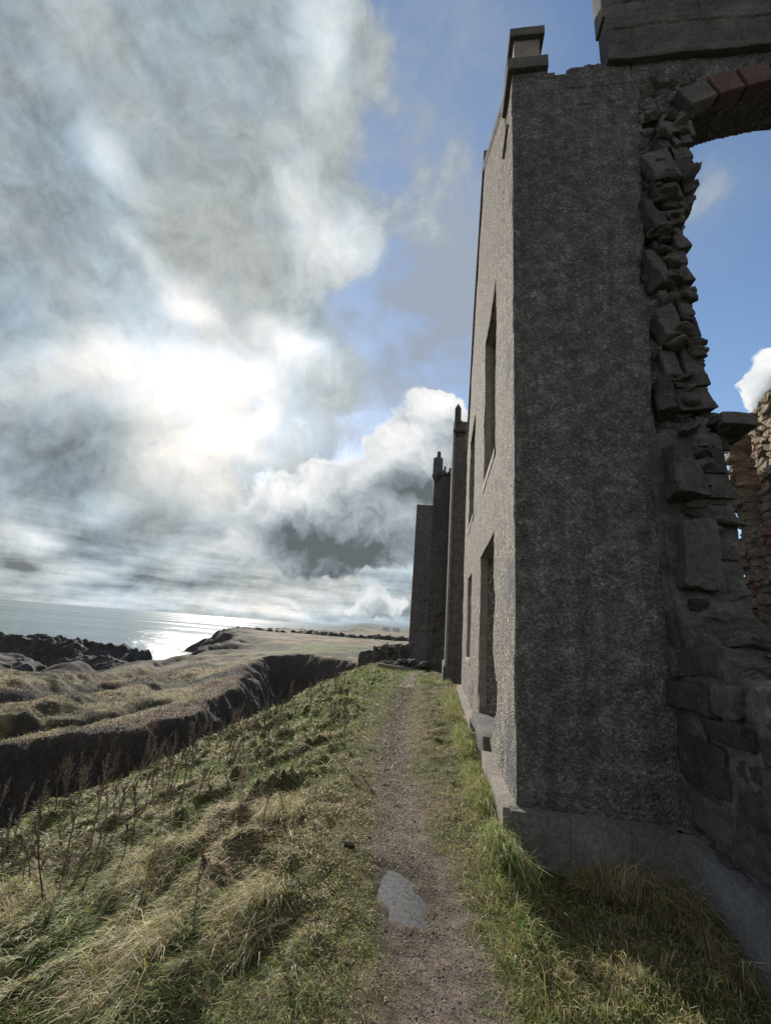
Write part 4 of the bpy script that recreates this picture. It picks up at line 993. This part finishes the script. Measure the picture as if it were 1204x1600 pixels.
L = np.where(TK['g'] | (TK['w'] > .5), .06 * (.7 + .8 * (n5 > .1)), L); L = L * r4.lognormal(0, .35, n) * (1 + .9 * far)
L = np.where(pd < 1.25, L * .55, L)
Wd = .0022 * (np.maximum(rad, 1.4) / 2.0) ** .92 * r4.uniform(.7, 1.5, n)
ang = math.atan2(-.8, -.6) + .7 * fbm(x * .8, y * .8, 3, 151) + .5 * n5 + r4.normal(0, .45 + .8 * (1 - left), n)
ang = np.where(r4.uniform(0, 1, n) < .12 + .3 * (1 - left), r4.uniform(0, 6.28, n), ang)
elev = np.clip(r4.normal(.42, .28, n) + .35 * (1 - left) + .3 * wall, .05, 1.5); droop = r4.uniform(.4, 1.3, n)
gpatch = ss(fbm(x * .55, y * .55, 3, 152) + .5 * n5, -.15, .35)
dry = ss(hum, .12, .6) * left
P = np.zeros((n, 7))
P[:, 0] = .30 + 1.5 * dry + .35 * (1 - gpatch); P[:, 1] = .08 + .75 * dry; P[:, 2] = .30 + .2 * left; P[:, 3] = .8 * gpatch + .25 + .4 * (1 - left)
P[:, 4] = .95 * gpatch + .15 * wall + .12; P[:, 5] = .75 * gpatch + .30 * wall; P[:, 6] = .15 + .25 * left
hd_ = TK['w'] > .5
br_ = ss(fbm(x * .2, y * .08, 4, 110), .0, .45); dk_ = ss(fbm(x * .12, y * .12, 4, 102) + .5 * n1, .2, .55)
P[:, 4] += .8 * (1 - dry) * left; P[:, 5] += .25 * (1 - dry) * left
upg = ss(y, 3.0, 6.0) * left * ss(n1, -.5, .3); P[:, 4] += .7 * upg; P[:, 5] += .35 * upg; P[:, 0] *= 1 - .3 * upg
P[hd_, 0] += .15; P[hd_, 2] += 1.2; P[hd_, 5] *= .3; P[hd_, 6] += (3.5 * br_ + 6 * dk_)[hd_]; P[hd_, 3] += .6
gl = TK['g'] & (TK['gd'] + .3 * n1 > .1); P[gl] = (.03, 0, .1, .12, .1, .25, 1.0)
cb = pick(P, r4); tr_ = (TK['w'] > .5) & (TK['tr'] + .35 * n1 > .22); P[tr_] = (.03, 0, .1, .12, .1, .25, 1.0); cb = np.where((gl | tr_)[:, None], pick(P, r4) * .60, cb); hb = (TK['w'] > .5) & ~gl; cb[hb] *= (.50 + .35 * (n1[hb] > 0))[:, None] if False else .66  # bank and trench blades darkened to carry the same painted shade
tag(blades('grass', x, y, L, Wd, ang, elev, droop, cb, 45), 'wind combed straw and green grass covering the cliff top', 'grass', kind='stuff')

# long drooping blades along the tussock crests and the wall foot
def tussock(name, cx_, cy_, rx, ry, n, Lm, prob, seed, label, azm=None, el=(1.05, .28)):
    r = np.random.default_rng(seed); rr = np.sqrt(r.uniform(0, 1, n)); t = r.uniform(0, 6.283, n)
    x = cx_ + rr * np.cos(t) * rx; y = cy_ + rr * np.sin(t) * ry; k_ = free(x, y); x, y, t = x[k_], y[k_], t[k_]; n = len(x)
    a = t + r.normal(0, .6, n) if azm is None else r.normal(azm, .5, n)
    P = np.tile(np.array(prob, float), (n, 1))
    o = blades(name, x, y, Lm * r.lognormal(0, .25, n), r.uniform(.0022, .0045, n), a, np.clip(r.normal(el[0], el[1], n), .2, 1.5), r.uniform(.5, 1.6, n), pick(P, r), seed)
    tag(o, label, 'grass tuft'); return o
G_ = (.3, .25, .1, .5, .8, .5, 0); D_ = (.9, .35, .8, .25, .25, .2, .5)
tussock('grass_tuft', .60, 3.95, .17, .26, 2400, .25, G_, 60, 'long pale green grass tuft spilling over the corner of the base course', -1.7)
tussock('grass_tuft', 1.35, 4.02, .24, .10, 1300, .20, D_, 61, 'straw grass tuft in shadow against the middle of the dark wall base')
tussock('grass_tuft', 1.70, 3.90, .20, .16, 1900, .30, D_, 62, 'tall dry reddish grass tuft in the corner of the two dark walls', -1.4)
tussock('grass_tuft', 1.80, 3.50, .10, .30, 1200, .24, D_, 63, 'dry shaded grass tuft along the foot of the cross wall', -1.9)
tussock('grass_tuft', .50, 5.2, .12, .7, 2600, .20, G_, 64, 'green grass tuft against the near end of the sunlit wall base', -2.2)
tussock('grass_tuft', .46, 7.2, .12, .9, 2600, .20, G_, 65, 'green grass tuft below the broken sill of the lowest window', -2.2)
tussock('grass_tuft', .36, 11, .22, 2.0, 2400, .22, G_, 66, 'green grass tuft below the second ground window along the wall', -2.2)
tussock('grass_tuft', 0.0, 15.1, .5, .5, 1500, .25, G_, 67, 'green grass tuft at the plinth of the tower with the pointed finial')
for i, (tx, ty, lab) in enumerate(((-1.35, 2.35, 'tangled pale tussock nearest the bottom edge of the slope'), (-.95, 2.75, 'pale drooping tussock left of the puddle'), (-1.75, 3.1, 'straw tussock beside the tall single dry stalk'),
                                   (-2.35, 2.7, 'matted straw tussock close to the left edge'), (-1.2, 3.9, 'green topped tussock uphill of the puddle'))):
    tussock('tussock', tx, ty, .16, .30, 1800, .17, (1.0, .8, .5, .4, .35, .2, .2), 80 + i, lab, -2.3, (.7, .3))

# leafy weeds on the crest near the end of the slope
r5 = np.random.default_rng(5)
n = 15000; y = r5.uniform(5.0, 21, n); x = r5.normal(-2.7, .9, n); kk_ = free(x, y); x, y = x[kk_], y[kk_]; n = len(x)
cw = pick(np.tile(np.array([.15, .1, .1, .3, 1, .8, .1]), (n, 1)), r5)
tag(blades('weeds', x, y, r5.uniform(.04, .10, n) * (1 + y * .07), r5.uniform(.004, .010, n) * (1 + y * .08), r5.uniform(0, 6.28, n), r5.uniform(.5, 1.4, n), r5.uniform(.3, 1.2, n), cw, 6), 'low leafy green weeds growing among the stalks on the slope', 'weeds', kind='stuff')

# crumbs of earth, grit and dead grass trodden into the path
r6 = np.random.default_rng(6); n = 20000
t = np.exp(r6.uniform(math.log(1.2), math.log(14), n)); x = path_x(t) + r6.normal(0, .9, n) * path_w(t); y = t; kk_ = free(x, y) & (x < .5); x, y = x[kk_], y[kk_]; n = len(x)
PALG = np.array([(.20, .17, .145), (.13, .105, .09), (.26, .21, .16), (.085, .07, .06), (.32, .28, .22)])
s = .0022 * (np.maximum(y, 1.5) / 2) ** .8 * r6.lognormal(0, .45, n); z = gz(x, y)
base = np.array([(-1, 0, 0), (.5, -.87, 0), (.5, .87, 0), (0, 0, .9), (.9, .1, .5), (-.4, .8, .5), (-.4, -.8, .45)])
ra = r6.uniform(0, 6.28, n); B = base[None] * s[:, None, None] * r6.uniform(.6, 1.5, (n, 7, 1))
V = np.stack([B[..., 0] * np.cos(ra)[:, None] - B[..., 1] * np.sin(ra)[:, None] * .6 + x[:, None], B[..., 0] * np.sin(ra)[:, None] + B[..., 1] * np.cos(ra)[:, None] * .6 + y[:, None], B[..., 2] * .8 + z[:, None]], -1)
tri = np.array([(1, 4, 3), (4, 2, 3), (2, 5, 3), (5, 0, 3), (0, 6, 3), (6, 1, 3), (1, 2, 4), (2, 0, 5), (0, 1, 6)])
cg = PALG[r6.integers(0, 5, n)]
M_grit = mat_vcol('path_grit', .95, None, bumpd=0)
tag(link('grit', mesh_np('grit', V.reshape(-1, 3), (tri[None] + (np.arange(n) * 7)[:, None, None]).reshape(-1, 3), M_grit, False, np.repeat(cg, 7, 0))), 'loose grit and crumbs of earth trodden into the path', 'grit', kind='stuff')
n = 14000; t = np.exp(r6.uniform(math.log(1.2), math.log(14), n)); x = path_x(t) + r6.normal(0, .8, n) * path_w(t); y = t; kk_ = free(x, y) & (x < .5); x, y = x[kk_], y[kk_]; n = len(x)
tag(blades('dead_grass', x, y, r6.uniform(.015, .05, n), .0022 * (np.maximum(y, 1.5) / 2) ** .9, r6.uniform(0, 6.28, n), r6.uniform(0, .35, n), r6.uniform(0, .3, n),
           pick(np.tile(np.array([.8, .4, 1, .3, .15, .05, 1]), (n, 1)), r6) * .7, 7), 'short bits of dead grass lying on the path', 'dead grass', kind='stuff')

# ------------------------------------------------------------------ dry stalks standing on the slope
k = NT('dry_stalk'); M_stalk = k.done(k.ramp(k.noise(20, 3, .6), [(.3, (.065, .048, .038)), (.7, (.17, .125, .095))]), .85)
k = NT('dry_stalk_pale'); M_stalkp = k.done(k.ramp(k.noise(20, 3, .6), [(.3, (.22, .17, .12)), (.7, (.42, .34, .25))]), .85)
def tube(pts, r0, r1, n=4):
    pts = np.array(pts, float); m = len(pts); V = []; F = []
    for i, p in enumerate(pts):
        d = pts[min(i + 1, m - 1)] - pts[max(i - 1, 0)]; d /= np.linalg.norm(d) + 1e-9
        a = np.cross(d, (1, .3, 0)); a /= np.linalg.norm(a); b = np.cross(d, a); rr = r0 + (r1 - r0) * i / (m - 1)
        for j in range(n): V.append(p + rr * (math.cos(6.283 * j / n) * a + math.sin(6.283 * j / n) * b))
    for i in range(m - 1):
        for j in range(n): F.append((i * n + j, i * n + (j + 1) % n, (i + 1) * n + (j + 1) % n, (i + 1) * n + j))
    return V, F
def stalk_meshes(seed, h, mat, branchy=True, r=.0072):
    q = random.Random(seed); lean = (q.uniform(-.16, .16), q.uniform(-.16, .16)); V = []; F = []; SV = []; SF = []
    def at(t): return np.array([lean[0] * h * t ** 1.5 + .012 * math.sin(7 * t + seed), lean[1] * h * t ** 1.5, h * t])
    def add(v, f, tv, tf): o = len(tv); tv += list(v); tf += [tuple(i + o for i in w) for w in f]
    add(*tube([at(t) for t in np.linspace(0, 1, 7)], r, r * .4), V, F)
    def seeds(p, s):
        b = [(0, 0, 1.3), (1, 0, 0), (0, 1, 0), (-1, 0, 0), (0, -1, 0), (0, 0, -1.1)]
        v = [p + s * np.array(w) * q.uniform(.7, 1.4) for w in b]
        add(v, [(0, 1, 2), (0, 2, 3), (0, 3, 4), (0, 4, 1), (5, 2, 1), (5, 3, 2), (5, 4, 3), (5, 1, 4)], SV, SF)
    for i in range(q.randint(7, 12) if branchy else 3):
        t = q.uniform(.42, .95); a = q.uniform(0, 6.28); l = q.uniform(.05, .13) * (1.25 - t * .5); p = at(t)
        e = p + np.array([math.cos(a) * l * .5, math.sin(a) * l * .5, l])
        add(*tube([p, (p + e) / 2 + np.array([math.cos(a) * l * .12, math.sin(a) * l * .12, 0]), e], r * .5, r * .25, 3), V, F)
        for j in range(5): seeds(p + (e - p) * (.35 + .17 * j) + np.array([q.uniform(-.006, .006) for _ in range(3)]), q.uniform(.004, .008))
    for j in range(22): seeds(at(q.uniform(.6, 1.0)) + np.array([q.uniform(-.009, .009) for _ in range(3)]), q.uniform(.005, .011))
    def mk(nm, v, f):
        me = bpy.data.meshes.new(nm); me.from_pydata([tuple(a) for a in v], [], f); me.materials.append(mat); return me
    return mk('stem', V, F), mk('seed_head', SV, SF)
k = NT('dry_stalk_grey'); M_stalkg = k.done(k.ramp(k.noise(20, 3, .6), [(.3, (.12, .095, .072)), (.7, (.27, .22, .17))]), .85)
STK = [stalk_meshes(900 + i, 1.0 * (.38 + .04 * i), (M_stalk, M_stalkg)[i % 2 if i < 10 else 1], i % 4 != 3, .0072 - .0022 * (i % 3 == 2)) for i in range(12)]
r7 = np.random.default_rng(70); cnt = 0
SG = 'dry brown stalks standing on the slope'
while cnt < 290:
    rad_ = math.exp(r7.uniform(math.log(3.6), math.log(16))); a = r7.uniform(R(-52), R(-10)); x = rad_ * math.sin(a); y = rad_ * math.cos(a)
    if x > -1.15 or x < -5.0 or y > 17: continue
    if pn(np.array([x * .55]), np.array([y * .4]), 160)[0] + r7.uniform(-.35, .9) < 0: continue
    if x > -2.2 and r7.uniform() < .72: continue
    sm, sd = STK[int(r7.integers(0, 12))]
    o = bpy.data.objects.new('dry_stalk', None); COL.objects.link(o); o.empty_display_size = .1
    o.location = (x, y, float(gz(x, y)) - .02); o.rotation_euler = (r7.normal(0, .12), r7.normal(0, .12), r7.uniform(0, 6.28)); s_ = r7.uniform(.38, .92); o.scale = (s_ * 1.1, s_ * 1.1, s_)
    tag(o, 'thin dry brown weed stalk with seed clusters standing in the grass of the slope', 'dry stalk', SG)
    for nm, me in (('stem', sm), ('seed_head', sd)):
        c = bpy.data.objects.new(nm, me); COL.objects.link(c); c.parent = o
    cnt += 1
def lone(x, y, h, seed, label, mat, tilt=(0, 0), branchy=False, r=.004):
    o = thing('dry_stalk', label, 'dry stalk', (x, y, float(gz(x, y)) - .02)); o.rotation_euler = (tilt[0], tilt[1], 0)
    a, b = stalk_meshes(seed, h, mat, branchy, r)
    for nm, me in (('stem', a), ('seed_head', b)): link(nm, me, o)
lone(-1.17, 3.35, .50, 1001, 'tall straight single dark stalk standing alone left of the path', M_stalk, (0, .03))
lone(-1.28, 2.75, .26, 1002, 'short stiff dark stalk in the middle of the near tussocks', M_stalk, (.05, -.05))
lone(-2.02, 2.55, .34, 1003, 'pale bleached stalk bent over near the left edge of the slope', M_stalkp, (-.9, -.5), False, .006)
lone(-.95, 2.62, .22, 1004, 'pale broken straw lying across the near tussocks', M_stalkp, (-.3, 1.25), False, .004)
lone(-1.62, 3.9, .42, 1005, 'pale tipped stalk with a bleached foot amid the brown stalks', M_stalkp, (.05, .1), True, .006)
